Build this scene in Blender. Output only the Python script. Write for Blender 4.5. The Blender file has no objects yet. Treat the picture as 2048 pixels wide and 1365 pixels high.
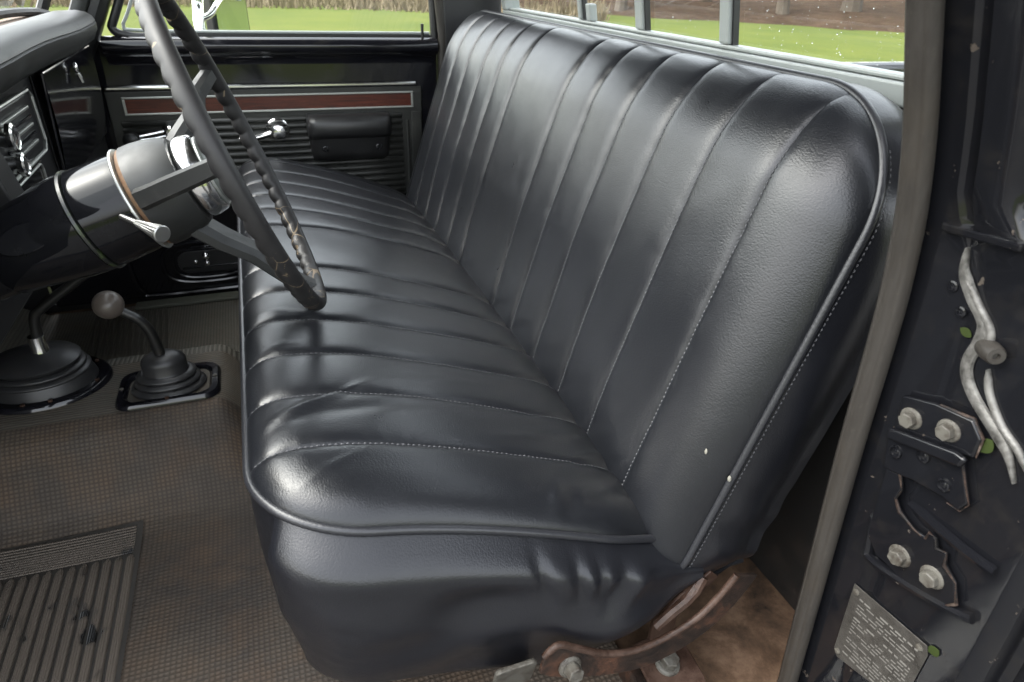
import bpy, math, random
from mathutils import Vector, Matrix, noise
random.seed(7)
V = Vector
sc = bpy.context.scene
col = sc.collection

# ------------------------------------------------------------------ camera
def make_camera():
    C = V((-0.3782, -0.4430, 0.5826)); yaw, pitch, roll = 0.37662, 0.51717, 0.03942
    fwd = V((math.sin(yaw) * math.cos(pitch), math.cos(yaw) * math.cos(pitch), -math.sin(pitch)))
    right = V((math.cos(yaw), -math.sin(yaw), 0)); up = right.cross(fwd)
    r2 = math.cos(roll) * right + math.sin(roll) * up
    u2 = -math.sin(roll) * right + math.cos(roll) * up
    cd = bpy.data.cameras.new('camera'); co = bpy.data.objects.new('camera', cd); col.objects.link(co)
    m = Matrix((r2, u2, -fwd)).transposed().to_4x4(); m.translation = C
    co.matrix_world = m
    cd.sensor_width = 36; cd.lens = 36 * 1300 / 2048; cd.clip_start = 0.02; cd.clip_end = 900
    cd.dof.use_dof = True; cd.dof.focus_distance = 0.95; cd.dof.aperture_fstop = 9.0
    sc.camera = co
make_camera()

# ------------------------------------------------------------------ sky and sun (overcast)
w = bpy.data.worlds.new('World'); sc.world = w; w.use_nodes = True
nt = w.node_tree; nt.nodes.clear()
sky = nt.nodes.new('ShaderNodeTexSky'); sky.sky_type = 'NISHITA'; sky.sun_disc = False
SUN_EL, SUN_AZ = math.radians(54), math.radians(288)
sky.sun_elevation = SUN_EL; sky.sun_rotation = SUN_AZ; sky.dust_density = 4.0; sky.air_density = 1.4
hs = nt.nodes.new('ShaderNodeHueSaturation'); hs.inputs['Saturation'].default_value = 0.28
bg = nt.nodes.new('ShaderNodeBackground'); bg.inputs['Strength'].default_value = 0.15
wo = nt.nodes.new('ShaderNodeOutputWorld')
nt.links.new(sky.outputs[0], hs.inputs['Color']); nt.links.new(hs.outputs[0], bg.inputs['Color'])
nt.links.new(bg.outputs[0], wo.inputs['Surface'])
sl = bpy.data.lights.new('sun', 'SUN'); sl.energy = 0.5; sl.angle = math.radians(75); sl.color = (1, 0.97, 0.93)
so = bpy.data.objects.new('sun', sl); col.objects.link(so)
# the brightest part of the cloud stands straight ahead of the cab
sd = V((-0.54, 0.18, 0.80)).normalized()
so.rotation_euler = (-sd).to_track_quat('-Z', 'Y').to_euler(); so.location = (-5, 8, 9)
sc.view_settings.view_transform = 'Standard'; sc.view_settings.look = 'None'
sc.view_settings.exposure = 2.9; sc.view_settings.gamma = 1.0
sc.view_settings.use_curve_mapping = False
sc.render.engine = 'CYCLES'
sc.cycles.use_denoising = True
sc.cycles.max_bounces = 10; sc.cycles.diffuse_bounces = 4; sc.cycles.glossy_bounces = 5
sc.cycles.transparent_max_bounces = 16; sc.cycles.sample_clamp_indirect = 6.0

# ------------------------------------------------------------------ materials
MATS = {}
class N:
    def __init__(s, name):
        s.m = bpy.data.materials.new(name); s.m.use_nodes = True; s.t = s.m.node_tree; s.t.nodes.clear()
        s.out = s.n('OutputMaterial'); s.b = s.n('BsdfPrincipled'); s.l(s.b.outputs[0], s.out.inputs['Surface'])
        s.tc = s.n('TexCoord')
    def n(s, k, **kw):
        o = s.t.nodes.new('ShaderNode' + k)
        for a, v in kw.items(): setattr(o, a, v)
        return o
    def l(s, a, b): s.t.links.new(a, b)
    def set(s, **kw):
        names = dict(base='Base Color', rough='Roughness', metal='Metallic', spec='Specular IOR Level', coat='Coat Weight', coatr='Coat Roughness')
        for k, v in kw.items():
            i = s.b.inputs[names[k]]
            if hasattr(v, 'is_output'): s.l(v, i)
            elif k == 'base': i.default_value = (*v, 1)
            else: i.default_value = v
        return s
    def coord(s, scale=None, uv=False):
        o = s.tc.outputs['UV' if uv else 'Object']
        if scale is None: return o
        mp = s.n('Mapping'); mp.inputs['Scale'].default_value = scale if hasattr(scale, '__len__') else (scale,) * 3
        s.l(o, mp.inputs['Vector']); return mp.outputs[0]
    def noise(s, scale, detail=4, rough=.6, vec=None, dist=0):
        o = s.n('TexNoise'); o.inputs['Scale'].default_value = scale; o.inputs['Detail'].default_value = detail
        o.inputs['Roughness'].default_value = rough; o.inputs['Distortion'].default_value = dist
        s.l(vec or s.coord(), o.inputs['Vector']); return o.outputs['Fac']
    def voro(s, scale, feature='F1', vec=None, out='Distance'):
        o = s.n('TexVoronoi', feature=feature); o.inputs['Scale'].default_value = scale
        s.l(vec or s.coord(), o.inputs['Vector']); return o.outputs[out]
    def ramp(s, fac, stops, interp='LINEAR'):
        o = s.n('ValToRGB'); o.color_ramp.interpolation = interp; e = o.color_ramp.elements
        while len(e) < len(stops): e.new(0.5)
        for i, (p, c) in enumerate(stops):
            e[i].position = p; e[i].color = (*(c if hasattr(c, '__len__') else (c, c, c)), 1)
        s.l(fac, o.inputs[0]); return o.outputs[0]
    def mix(s, f, a, b, mode='MIX'):
        o = s.n('Mix', data_type='RGBA', blend_type=mode)
        for i, v in ((0, f), (6, a), (7, b)):
            if hasattr(v, 'is_output'): s.l(v, o.inputs[i])
            else: o.inputs[i].default_value = v if i == 0 else (*v, 1)
        return o.outputs[2]
    def math(s, op, a, b=0.0, c=None):
        o = s.n('Math', operation=op)
        for i, v in enumerate((a, b) if c is None else (a, b, c)):
            if hasattr(v, 'is_output'): s.l(v, o.inputs[i])
            else: o.inputs[i].default_value = v
        return o.outputs[0]
    def bump(s, h, dist=.001, strength=1, prev=None):
        o = s.n('Bump'); o.inputs['Strength'].default_value = strength; o.inputs['Distance'].default_value = dist
        s.l(h, o.inputs['Height'])
        if prev is not None: s.l(prev, o.inputs['Normal'])
        return o.outputs[0]
    def nrm(s, n): s.l(n, s.b.inputs['Normal']); return s
    def xyz(s, vec):
        o = s.n('SeparateXYZ'); s.l(vec, o.inputs[0]); return o.outputs
def reg(k, n): MATS[k] = n.m; return n.m

def leather(key, base):
    n = N(key)
    v = n.noise(3.0, 3); sc2 = n.noise(26, 5, .7)
    c = n.mix(n.ramp(v, [(.35, 0), (.7, 1)]), base, tuple(x * 1.5 for x in base))
    n.set(base=c, spec=.46)
    r = n.math('MULTIPLY_ADD', sc2, .16, .23); n.set(rough=r)
    g2 = n.voro(520, 'F1', n.coord((1, .8, 1))); g3 = n.noise(420, 3, .7)
    h = n.math('ADD', n.math('MULTIPLY', g2, -.9), n.math('MULTIPLY', g3, .8))
    b = n.bump(h, .0004, .36); b = n.bump(n.noise(22, 2), .004, .05, b)
    return reg(key, n.nrm(b))
leather('leather', (.0056, .0061, .0075))
leather('leather_side', (.0054, .0057, .0073))
n = N('piping'); n.set(base=(.014, .0145, .017), rough=.34); reg('piping', n.nrm(n.bump(n.noise(300, 2), .0006, .5)))
n = N('thread'); n.set(base=(.050, .051, .055), rough=.6); reg('thread', n)

def paint(key, base, rough=.12, spec=.5, dirt=(.05, .045, .035), dirt_amt=.25, coat=0, scale=14):
    n = N(key); d = n.ramp(n.noise(scale, 8, .7), [(.52, 0), (.78, 1)])
    f = n.math('MULTIPLY', d, dirt_amt)
    n.set(base=n.mix(f, base, dirt), rough=n.math('MULTIPLY_ADD', d, .3 * dirt_amt + .05, rough), spec=spec, coat=coat)
    return reg(key, n.nrm(n.bump(n.noise(6, 2), .002, .08)))
paint('black_gloss', (.006, .006, .008), .09)
n = N('jamb_paint'); d = n.ramp(n.noise(26, 8, .7), [(.52, 0), (.78, 1)]); chip = n.ramp(n.math('MULTIPLY_ADD', n.noise(150, 3), .25, n.math('MULTIPLY', n.noise(38, 4, .7), .8)), [(.684, 0), (.698, 1)])
cc = n.mix(n.math('MULTIPLY', d, .25), (.0052, .0054, .0066), (.030, .026, .020)); cc = n.mix(chip, cc, n.mix(n.noise(60, 2), (.03, .019, .014), (.075, .068, .058)))
n.set(base=cc, spec=.36, rough=n.math('MULTIPLY_ADD', chip, .3, n.math('MULTIPLY_ADD', d, .12, .09))); reg('jamb_paint', n.nrm(n.bump(n.math('ADD', n.noise(9, 3), n.math('MULTIPLY', chip, -.12)), .003, .25)))
paint('black_satin', (.010, .010, .011), .42)
paint('black_vinyl', (.012, .012, .0125), .38, dirt=(.04, .04, .038), dirt_amt=.3)
paint('door_vinyl', (.018, .0185, .017), .40, dirt=(.055, .055, .046), dirt_amt=.5, scale=9)
paint('dash_pad', (.011, .012, .0115), .48, dirt=(.10, .105, .10), dirt_amt=.3)
paint('headliner', (.035, .035, .035), .8)
paint('cab_dark', (.010, .0095, .009), .5, dirt=(.05, .03, .02), dirt_amt=.5)
paint('column_paint', (.0050, .0051, .0062), .05, spec=.24, dirt=(.022, .022, .020), dirt_amt=.2, scale=18)
paint('hub_grey', (.012, .0128, .0124), .48, dirt=(.012, .012, .012), dirt_amt=.7, scale=9)
paint('spoke_grey', (.014, .0145, .0145), .5, dirt=(.012, .011, .010), dirt_amt=.6, scale=20)
paint('cap_grey', (.085, .094, .085), .32, dirt=(.06, .06, .055), dirt_amt=.4)
paint('lever_black', (.011, .011, .011), .32, dirt=(.05, .035, .02), dirt_amt=.35, scale=40)
paint('boot_rubber', (.018, .018, .019), .42, dirt=(.065, .055, .045), dirt_amt=.45, scale=25)
paint('knob_grey', (.085, .070, .060), .34, dirt=(.07, .06, .052), dirt_amt=.6, scale=30)
n = N('seal_rubber'); st = n.noise(1, 6, .7, n.coord((90, 90, 6)), .1); bl = n.noise(12, 6, .7); sp = n.ramp(n.noise(160, 3), [(.62, 0), (.75, 1)])
cc = n.mix(n.ramp(st, [(.35, 0), (.65, 1)]), (.021, .0185, .0160), (.031, .0280, .0245)); cc = n.mix(n.ramp(bl, [(.5, 0), (.75, .7)]), cc, (.030, .025, .019)); cc = n.mix(n.math('MULTIPLY', sp, .4), cc, (.05, .045, .036))
n.set(base=cc, rough=.5, spec=.3); reg('seal_rubber', n.nrm(n.bump(n.math('ADD', n.math('MULTIPLY', st, .4), n.noise(90, 4)), .0010, .4)))
paint('grime', (.012, .013, .012), .3, dirt=(.07, .11, .03), dirt_amt=1.0, scale=60)
paint('alu_frame', (.27, .29, .28), .36, dirt=(.20, .19, .17), dirt_amt=.4)
paint('riser_olive', (.085, .088, .068), .6, dirt=(.12, .11, .08), dirt_amt=.6)
paint('brown_cowl', (.10, .058, .032), .6)
paint('mirror_shell', (.015, .015, .016), .3)
paint('silver_panel', (.34, .36, .33), .35, dirt=(.2, .19, .16), dirt_amt=.5)
n = N('chrome'); n.set(base=(.78, .78, .77), metal=1, rough=n.math('MULTIPLY_ADD', n.noise(60, 5), .18, .06)); reg('chrome', n)
n = N('bright_trim'); n.set(base=(.42, .43, .41), metal=.85, rough=.36); reg('bright_trim', n)
n = N('stalk_metal'); n.set(base=(.34, .34, .33), metal=1, rough=.38); reg('stalk_metal', n)
n = N('mirror'); n.set(base=(.60, .68, .62), metal=1, rough=.10); reg('mirror', n)

n = N('wood_grain'); g = n.noise(9, 6, .7, n.coord((1.2, 1, 22)), 1.6)
n.set(base=n.ramp(g, [(.32, (.014, .0030, .0020)), (.52, (.062, .011, .006)), (.75, (.11, .024, .012))]), rough=.30); reg('wood_grain', n)

def rust(key, dark, mid, light, rough=.7, thr=(.35, .5, .68), metal=0, scale=16):
    n = N(key); a = n.noise(scale, 10, .68, dist=.4); b = n.noise(scale * 7, 6, .7)
    f = n.math('MULTIPLY_ADD', b, .25, n.math('MULTIPLY', a, .85))
    n.set(base=n.ramp(f, [(thr[0], dark), (thr[1], mid), (thr[2], light)]), rough=n.math('MULTIPLY_ADD', a, .35, rough - .25), metal=metal, spec=.22)
    return reg(key, n.nrm(n.bump(b, .0006 if key == 'bolt_zinc' else .0015, .5)))
rust('sealer', (.010, .010, .009), (.085, .082, .076), (.17, .165, .155), .45, (.40, .50, .64), metal=.4, scale=30)
rust('bolt_zinc', (.012, .008, .006), (.038, .033, .027), (.074, .070, .060), .55, (.34, .46, .60), scale=70)
rust('rust_arm', (.008, .0065, .006), (.020, .013, .010), (.065, .030, .018), .55, (.40, .56, .72), scale=22)
rust('rust_edge', (.010, .0055, .004), (.026, .0145, .010), (.058, .036, .027), .5, scale=26)
rust('rust_floor', (.016, .012, .009), (.070, .042, .025), (.14, .090, .058), .75, (.38, .52, .68), scale=9)
rust('rust_plate', (.012, .0065, .0045), (.030, .016, .011), (.060, .037, .027), .55, scale=18)
rust('edge_wear', (.005, .0045, .0045), (.024, .014, .010), (.085, .066, .054), .6, (.50, .57, .70), scale=55)

# cracked steering-wheel plastic
n = N('rim_plastic')
edge = n.voro(17, 'DISTANCE_TO_EDGE', n.mix(.05, n.coord(), n.coord()))
wob = n.noise(30, 4)
e2 = n.math('ADD', edge, n.math('MULTIPLY', n.math('SUBTRACT', wob, .5), .05))
crk = n.math('LESS_THAN', n.math('ABSOLUTE', e2), .0075)
msk = n.math('GREATER_THAN', n.noise(9, 2), .47)
crk = n.math('MULTIPLY', crk, msk)
chip = n.math('GREATER_THAN', n.math('ADD', n.noise(24, 6, .75), n.math('MULTIPLY', n.noise(90, 3), .2)), .775)
both = n.math('MAXIMUM', crk, chip)
n.set(spec=.35)
basec = n.mix(n.ramp(n.noise(12, 6), [(.4, 0), (.7, 1)]), (.0085, .0080, .0085), (.019, .018, .018))
n.set(base=n.mix(both, basec, (.13, .098, .064)), rough=n.math('MULTIPLY_ADD', n.noise(30, 4), .3, .34))
reg('rim_plastic', n.nrm(n.bump(n.math('SUBTRACT', 1, crk), .0012, .7)))

n = N('hub_rusty'); p = n.noise(30, 6, .7)
n.set(base=n.ramp(p, [(.35, (.085, .036, .015)), (.5, (.13, .075, .040)), (.65, (.035, .025, .02))]), rough=.6); reg('hub_rusty', n)

# rubber mats : UV = (x, running length) in metres
def rubber(key, mode, c1, c2, brown, rough=.52, pitch=.0150):
    n = N(key); u = n.xyz(n.coord(uv=True)); k = 2 * math.pi / pitch
    if mode == 'dots':
        h = n.math('MULTIPLY', n.math('SINE', n.math('MULTIPLY', u[0], k)), n.math('SINE', n.math('MULTIPLY', u[1], k)))
        h = n.math('MULTIPLY_ADD', n.math('POWER', n.math('ABSOLUTE', h), 1.2), 1.0, 0)
    elif mode == 'lines_x': h = n.math('SINE', n.math('MULTIPLY', u[1], k))
    else: h = n.math('SINE', n.math('MULTIPLY', u[0], k))
    hc = n.ramp(h, [(.1, .58), (.75, 1.0)])
    a = n.ramp(n.noise(3.6, 6, .62), [(.36, 0), (.64, 1)]); b = n.ramp(n.noise(13, 6, .65), [(.45, 0), (.75, 1)])
    c = n.mix(a, c1, c2); c = n.mix(n.math('MULTIPLY', b, .6), c, brown); c = n.mix(1.0, c, hc, 'MULTIPLY')
    n.set(base=c, rough=n.math('MULTIPLY_ADD', n.noise(20, 4), .3, rough), spec=.3)
    return reg(key, n.nrm(n.bump(h, .0012, .55)))
rubber('mat_dots', 'dots', (.040, .033, .028), (.078, .062, .047), (.112, .070, .041))
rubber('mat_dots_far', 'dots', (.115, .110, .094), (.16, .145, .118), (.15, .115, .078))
rubber('mat_lines', 'lines_x', (.080, .074, .062), (.115, .100, .080), (.120, .085, .055), pitch=.0075)
rubber('mat_cross', 'lines_u', (.10, .098, .083), (.14, .13, .11), (.13, .105, .075), pitch=.0088)
n = N('heel_rib'); wet = n.ramp(n.noise(13, 3, .6, n.coord((1.2, .8, 1))), [(.57, 0), (.64, 1)])
u = n.xyz(n.coord()); fine = n.math('SINE', n.math('MULTIPLY', u[0], 2 * math.pi / .0034))
c = n.mix(n.noise(8, 5), (.072, .060, .048), (.118, .095, .074))
n.set(base=n.mix(wet, c, (.008, .008, .008)), rough=n.mix(wet, (.55,) * 3, (.12,) * 3)); reg('heel_rib', n.nrm(n.bump(fine, .0008, .7)))
n = N('heel_base'); n.set(base=n.mix(n.noise(30, 5), (.020, .018, .016), (.042, .037, .031)), rough=.45); reg('heel_base', n)

# outside
n = N('lawn'); a = n.noise(.5, 6, .6); b = n.noise(14, 6, .75); c = n.noise(3, 4)
cc = n.mix(n.ramp(a, [(.35, 0), (.65, 1)]), (.050, .066, .0085), (.078, .088, .013))
cc = n.mix(n.ramp(b, [(.35, .0), (.75, .8)]), cc, (.026, .044, .005)); cc = n.mix(n.ramp(c, [(.60, 0), (.75, .5)]), cc, (.09, .08, .027))
n.set(base=cc, rough=.9, spec=.1); reg('lawn', n)
n = N('gravel'); a = n.noise(60, 5, .7); b = n.voro(45); n.set(base=n.mix(a, (.030, .029, .027), (.075, .072, .066)), rough=.7); reg('gravel', n.nrm(n.bump(b, .02, .6)))
n = N('mulch'); a = n.noise(1.3, 7, .7); b = n.noise(9, 6, .75)
cc = n.mix(n.ramp(a, [(.35, 0), (.65, 1)]), (.034, .021, .015), (.070, .045, .031)); cc = n.mix(n.ramp(b, [(.5, 0), (.8, 1)]), cc, (.055, .060, .020))
n.set(base=cc, rough=.95, spec=.05); reg('mulch', n.nrm(n.bump(b, .1, 1)))
for k, c1, c2 in (('dry_blade', (.095, .075, .046), (.18, .145, .093)), ('leaf_dark', (.022, .034, .014), (.05, .065, .022)), ('leaf_olive', (.06, .066, .022), (.11, .11, .04)), ('bark', (.05, .038, .028), (.12, .10, .08)), ('leaf_green', (.012, .020, .004), (.024, .034, .006)), ('moss', (.06, .10, .015), (.13, .19, .03)), ('fleck', (.16, .155, .13), (.22, .21, .18)), ('leaf_red', (.10, .012, .010), (.13, .03, .02))):
    n = N(k); n.set(base=n.mix(n.noise(40 if k in ('leaf_green', 'moss') else 2.2, 3), c1, c2), rough=.7, spec=.2); reg(k, n)

def glass(key, refl=.9, tint=(.93, .96, .94), dirt=0.0):
    m = bpy.data.materials.new(key); m.use_nodes = True; t = m.node_tree; t.nodes.clear()
    o = t.nodes.new('ShaderNodeOutputMaterial'); mx = t.nodes.new('ShaderNodeMixShader')
    tr = t.nodes.new('ShaderNodeBsdfTransparent'); tr.inputs[0].default_value = (*tint, 1)
    gl = t.nodes.new('ShaderNodeBsdfGlossy'); gl.inputs['Roughness'].default_value = .02
    fr = t.nodes.new('ShaderNodeLayerWeight'); fr.inputs[0].default_value = .5
    pw = t.nodes.new('ShaderNodeMath'); pw.operation = 'POWER'; pw.inputs[1].default_value = 5
    ml = t.nodes.new('ShaderNodeMath'); ml.operation = 'MULTIPLY_ADD'; ml.inputs[1].default_value = refl; ml.inputs[2].default_value = .05
    t.links.new(fr.outputs['Facing'], pw.inputs[0]); t.links.new(pw.outputs[0], ml.inputs[0]); t.links.new(ml.outputs[0], mx.inputs[0])
    last = tr.outputs[0]
    if dirt:
        df = t.nodes.new('ShaderNodeBsdfDiffuse'); df.inputs[0].default_value = (.6, .63, .6, 1)
        m2 = t.nodes.new('ShaderNodeMixShader'); no = t.nodes.new('ShaderNodeTexNoise'); no.inputs['Scale'].default_value = 9
        tc = t.nodes.new('ShaderNodeTexCoord'); t.links.new(tc.outputs['Object'], no.inputs['Vector'])
        k = t.nodes.new('ShaderNodeMath'); k.operation = 'MULTIPLY'; k.inputs[1].default_value = dirt
        t.links.new(no.outputs['Fac'], k.inputs[0]); t.links.new(k.outputs[0], m2.inputs[0])
        t.links.new(tr.outputs[0], m2.inputs[1]); t.links.new(df.outputs[0], m2.inputs[2]); last = m2.outputs[0]
    t.links.new(last, mx.inputs[1]); t.links.new(gl.outputs[0], mx.inputs[2]); t.links.new(mx.outputs[0], o.inputs[0])
    MATS[key] = m
glass('pane_glass'); glass('wet_glass', dirt=.12)
m = bpy.data.materials.new('water_drop'); m.use_nodes = True
b = m.node_tree.nodes['Principled BSDF']; b.inputs['Transmission Weight'].default_value = 1; b.inputs['Roughness'].default_value = .03; b.inputs['IOR'].default_value = 1.33
b.inputs['Base Color'].default_value = (1, 1, 1, 1); MATS['water_drop'] = m
n = N('print_grey'); n.set(base=(.12, .115, .105), rough=.45); reg('print_grey', n)
rust('data_plate', (.022, .020, .018), (.042, .039, .035), (.066, .062, .056), .4, (.3, .5, .72), .3, 30)

# ------------------------------------------------------------------ mesh helpers
def tag(o, label=None, cat=None, group=None, kind=None):
    for k, v in (('label', label), ('category', cat), ('group', group), ('kind', kind)):
        if v: o[k] = v
    return o
def empty(name, loc, label=None, cat=None, group=None, kind=None):
    o = bpy.data.objects.new(name, None); col.objects.link(o); o.location = loc; o.empty_display_size = .05
    return tag(o, label, cat, group, kind)
def adopt(o, p):
    o.parent = p; o.matrix_parent_inverse = Matrix.Translation(p.location).inverted() if p.type == 'EMPTY' else Matrix.Identity(4)
    # a part of a part: its parent mesh is built in place and never moved, so its own frame is the cab's frame
def frame(n):
    n = V(n).normalized(); a = V((0, 0, 1)) if abs(n.z) < .9 else V((1, 0, 0))
    u = a.cross(n).normalized(); return u, n.cross(u), n
def catmull(pts, k=8):
    P = [V(p) for p in pts]; out = []
    for i in range(len(P) - 1):
        p0 = P[max(i - 1, 0)]; p1 = P[i]; p2 = P[i + 1]; p3 = P[min(i + 2, len(P) - 1)]
        for j in range(k):
            t = j / k
            out.append(.5 * ((2 * p1) + (p2 - p0) * t + (2 * p0 - 5 * p1 + 4 * p2 - p3) * t * t + (3 * p1 - p0 - 3 * p2 + p3) * t ** 3))
    return out + [P[-1]]
def interp(x, pts):
    if x <= pts[0][0]: return pts[0][1]
    for (a, fa), (b_, fb) in zip(pts, pts[1:]):
        if x <= b_: return fa + (fb - fa) * (x - a) / (b_ - a)
    return pts[-1][1]
def sstep(a, b_, x):
    t = min(1, max(0, (x - a) / (b_ - a))); return t * t * (3 - 2 * t)

class MB:
    def __init__(s): s.v = []; s.f = []; s.uv = None
    def add(s, vs, fs):
        o = len(s.v); s.v += [tuple(p) for p in vs]; s.f += [tuple(i + o for i in f) for f in fs]; return s
    def box(s, lo, hi):
        x0, y0, z0 = lo; x1, y1, z1 = hi
        return s.add([(x0, y0, z0), (x1, y0, z0), (x1, y1, z0), (x0, y1, z0), (x0, y0, z1), (x1, y0, z1), (x1, y1, z1), (x0, y1, z1)],
                     [(0, 3, 2, 1), (4, 5, 6, 7), (0, 1, 5, 4), (1, 2, 6, 5), (2, 3, 7, 6), (3, 0, 4, 7)])
    def grid(s, rows, flip=False, close=False):
        a, c = len(rows), len(rows[0]); o = len(s.v)
        for r in rows: s.v += [tuple(p) for p in r]
        for i in range(a - 1):
            for j in range(c - (0 if close else 1)):
                j2 = (j + 1) % c; q = (o + i * c + j, o + i * c + j2, o + (i + 1) * c + j2, o + (i + 1) * c + j)
                s.f.append(q[::-1] if flip else q)
        return s
    def tube(s, path, r, n=10, closed=False, ry=None, up=None):
        P = [V(p) for p in path]; L = len(P); rows = []; prev = None
        for i, p in enumerate(P):
            if closed: d = P[(i + 1) % L] - P[i - 1]
            else: d = P[min(i + 1, L - 1)] - P[max(i - 1, 0)]
            d.normalize()
            if up is not None: u = V(up).cross(d).normalized()
            elif prev is None: u, _, _ = frame(d)
            else: u = (prev - d * prev.dot(d)).normalized()
            prev = u; v = d.cross(u); rr = r(i / (L - 1)) if callable(r) else r
            rv = rr if ry is None else ry
            rows.append([p + u * rr * math.cos(2 * math.pi * k / n) + v * rv * math.sin(2 * math.pi * k / n) for k in range(n)])
        o = len(s.v)
        if closed: rows.append(rows[0])
        s.grid(rows, flip=True, close=True)
        if not closed:
            s.f.append(tuple(o + k for k in range(n))); e = len(s.v) - n; s.f.append(tuple(e + k for k in range(n - 1, -1, -1)))
        return s
    def lathe(s, org, axis, prof, n=32, caps=True):
        u, v, d = frame(axis); org = V(org); o = len(s.v)
        rows = [[org + d * h + (u * math.cos(2 * math.pi * k / n) + v * math.sin(2 * math.pi * k / n)) * r for k in range(n)] for h, r in prof]
        s.grid(rows, close=True)
        if caps:
            if prof[0][1] > 1e-4: s.f.append(tuple(o + k for k in range(n - 1, -1, -1)))
            if prof[-1][1] > 1e-4: e = len(s.v) - n; s.f.append(tuple(e + k for k in range(n)))
        return s
    def prism(s, poly, to3, d0, d1):
        n = len(poly); vs = [to3(a, b_, d0) for a, b_ in poly] + [to3(a, b_, d1) for a, b_ in poly]
        return s.add(vs, [tuple(range(n - 1, -1, -1)), tuple(range(n, 2 * n))] + [(i, (i + 1) % n, n + (i + 1) % n, n + i) for i in range(n)])
    def ball(s, c, r, n=16, sq=(1, 1, 1)):
        rows = []
        for i in range(n // 2 + 1):
            t = math.pi * i / (n // 2)
            rows.append([(c[0] + r * sq[0] * math.sin(t) * math.cos(2 * math.pi * k / n), c[1] + r * sq[1] * math.sin(t) * math.sin(2 * math.pi * k / n), c[2] - r * sq[2] * math.cos(t)) for k in range(n)])
        return s.grid(rows, close=True)
    def build(s, name, mat, parent=None, smooth=True, bevel=0, seg=2, angle=38, label=None, kind=None, cat=None, group=None):
        me = bpy.data.meshes.new(name); me.from_pydata(s.v, [], s.f); me.validate()
        if s.uv is not None:
            ul = me.uv_layers.new(name='UVMap')
            for lp in me.loops: ul.data[lp.index].uv = s.uv[lp.vertex_index]
        me.materials.append(MATS[mat])
        if smooth:
            me.polygons.foreach_set('use_smooth', [True] * len(me.polygons)); me.set_sharp_from_angle(angle=math.radians(angle))
        me.update()
        o = bpy.data.objects.new(name, me); col.objects.link(o)
        if bevel:
            b_ = o.modifiers.new('bevel', 'BEVEL'); b_.width = bevel; b_.segments = seg; b_.limit_method = 'ANGLE'; b_.angle_limit = math.radians(40)
            b_.harden_normals = False
        if parent is not None: adopt(o, parent)
        return tag(o, label, cat, group, kind)
def rrect(x0, y0, x1, y1, r, k=6):
    out = []
    for cx, cy, a in ((x1 - r, y0 + r, -90), (x1 - r, y1 - r, 0), (x0 + r, y1 - r, 90), (x0 + r, y0 + r, 180)):
        for i in range(k + 1):
            t = math.radians(a + 90 * i / k); out.append((cx + r * math.cos(t), cy + r * math.sin(t)))
    return out
def bolt(name, c, axis, r, h, mat, parent, flange=True, rot=0.2):
    """hex head bolt with a washer flange"""
    u, v, d = frame(axis); c = V(c); b_ = MB()
    if flange: b_.lathe(c, d, [(0, r * 1.42), (h * .18, r * 1.42), (h * .30, r * 1.1)], 20)
    poly = [(r * math.cos(rot + i * math.pi / 3), r * math.sin(rot + i * math.pi / 3)) for i in range(6)]
    b_.prism(poly, lambda a, q, e: c + u * a + v * q + d * e, h * .2, h)
    return b_.build(name, mat, parent, smooth=False, bevel=r * .10, seg=1)

# ================================================================== THE PLACE OUTSIDE
GZ = -.92
CX, CY = -.38, -.44
m = MB(); rows = []
for i in range(60):
    r = .0 if i == 0 else 1.5 * 1.105 ** i
    rows.append([(CX + r * math.cos(2 * math.pi * k / 72), CY + r * math.sin(2 * math.pi * k / 72), GZ + (0 if r < 8 else .25 * (noise.noise(V((r * math.cos(2 * math.pi * k / 72) * .06, r * math.sin(2 * math.pi * k / 72) * .06, 0)))) )) for k in range(72)])
m.grid(rows, close=True)
tag(m.build('lawn', 'lawn', angle=180), 'bright green mown lawn stretching away outside the cab windows', 'lawn', kind='structure')
m = MB(); rows = []
for i in range(41):
    x = -14 + 28 * i / 40
    rows.append([(x, y + (.25 * noise.noise(V((x * .8, y, 3))) if j in (0, 8) else 0), GZ + .016 + (0 if 0 < j < 8 else -.03)) for j, y in enumerate((-7.0, -6.6, -4.5, -2.5, -.5, 1.0, 2.2, 2.9, 3.3))])
m.grid(rows)
tag(m.build('gravel_drive', 'gravel', angle=180), 'dark wet gravel drive the truck is parked on', 'drive', kind='structure')
# bank of reddish mulch and fallen leaves around the lawn, rising under the trees
m = MB(); rows = []
for i in range(15):
    r = 31 + i * 2.2
    rows.append([(CX + r * math.cos(t) + 1.2 * noise.noise(V((t * 9, i * .4, 1))), CY + r * math.sin(t) + 1.2 * noise.noise(V((t * 9, i * .4, 5))),
                  GZ - .35 + .40 * sstep(0, 2, i) + .14 * i + .25 * noise.noise(V((math.cos(t) * 12, math.sin(t) * 12, i * .5)))) for t in [math.radians(-30 + 1.2 * k) for k in range(146)]])
m.grid(rows, flip=False)
tag(m.build('mulch_bank', 'mulch', angle=180), 'reddish brown leaf-covered bank under the trees beyond the lawn', 'bank', kind='structure')
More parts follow.
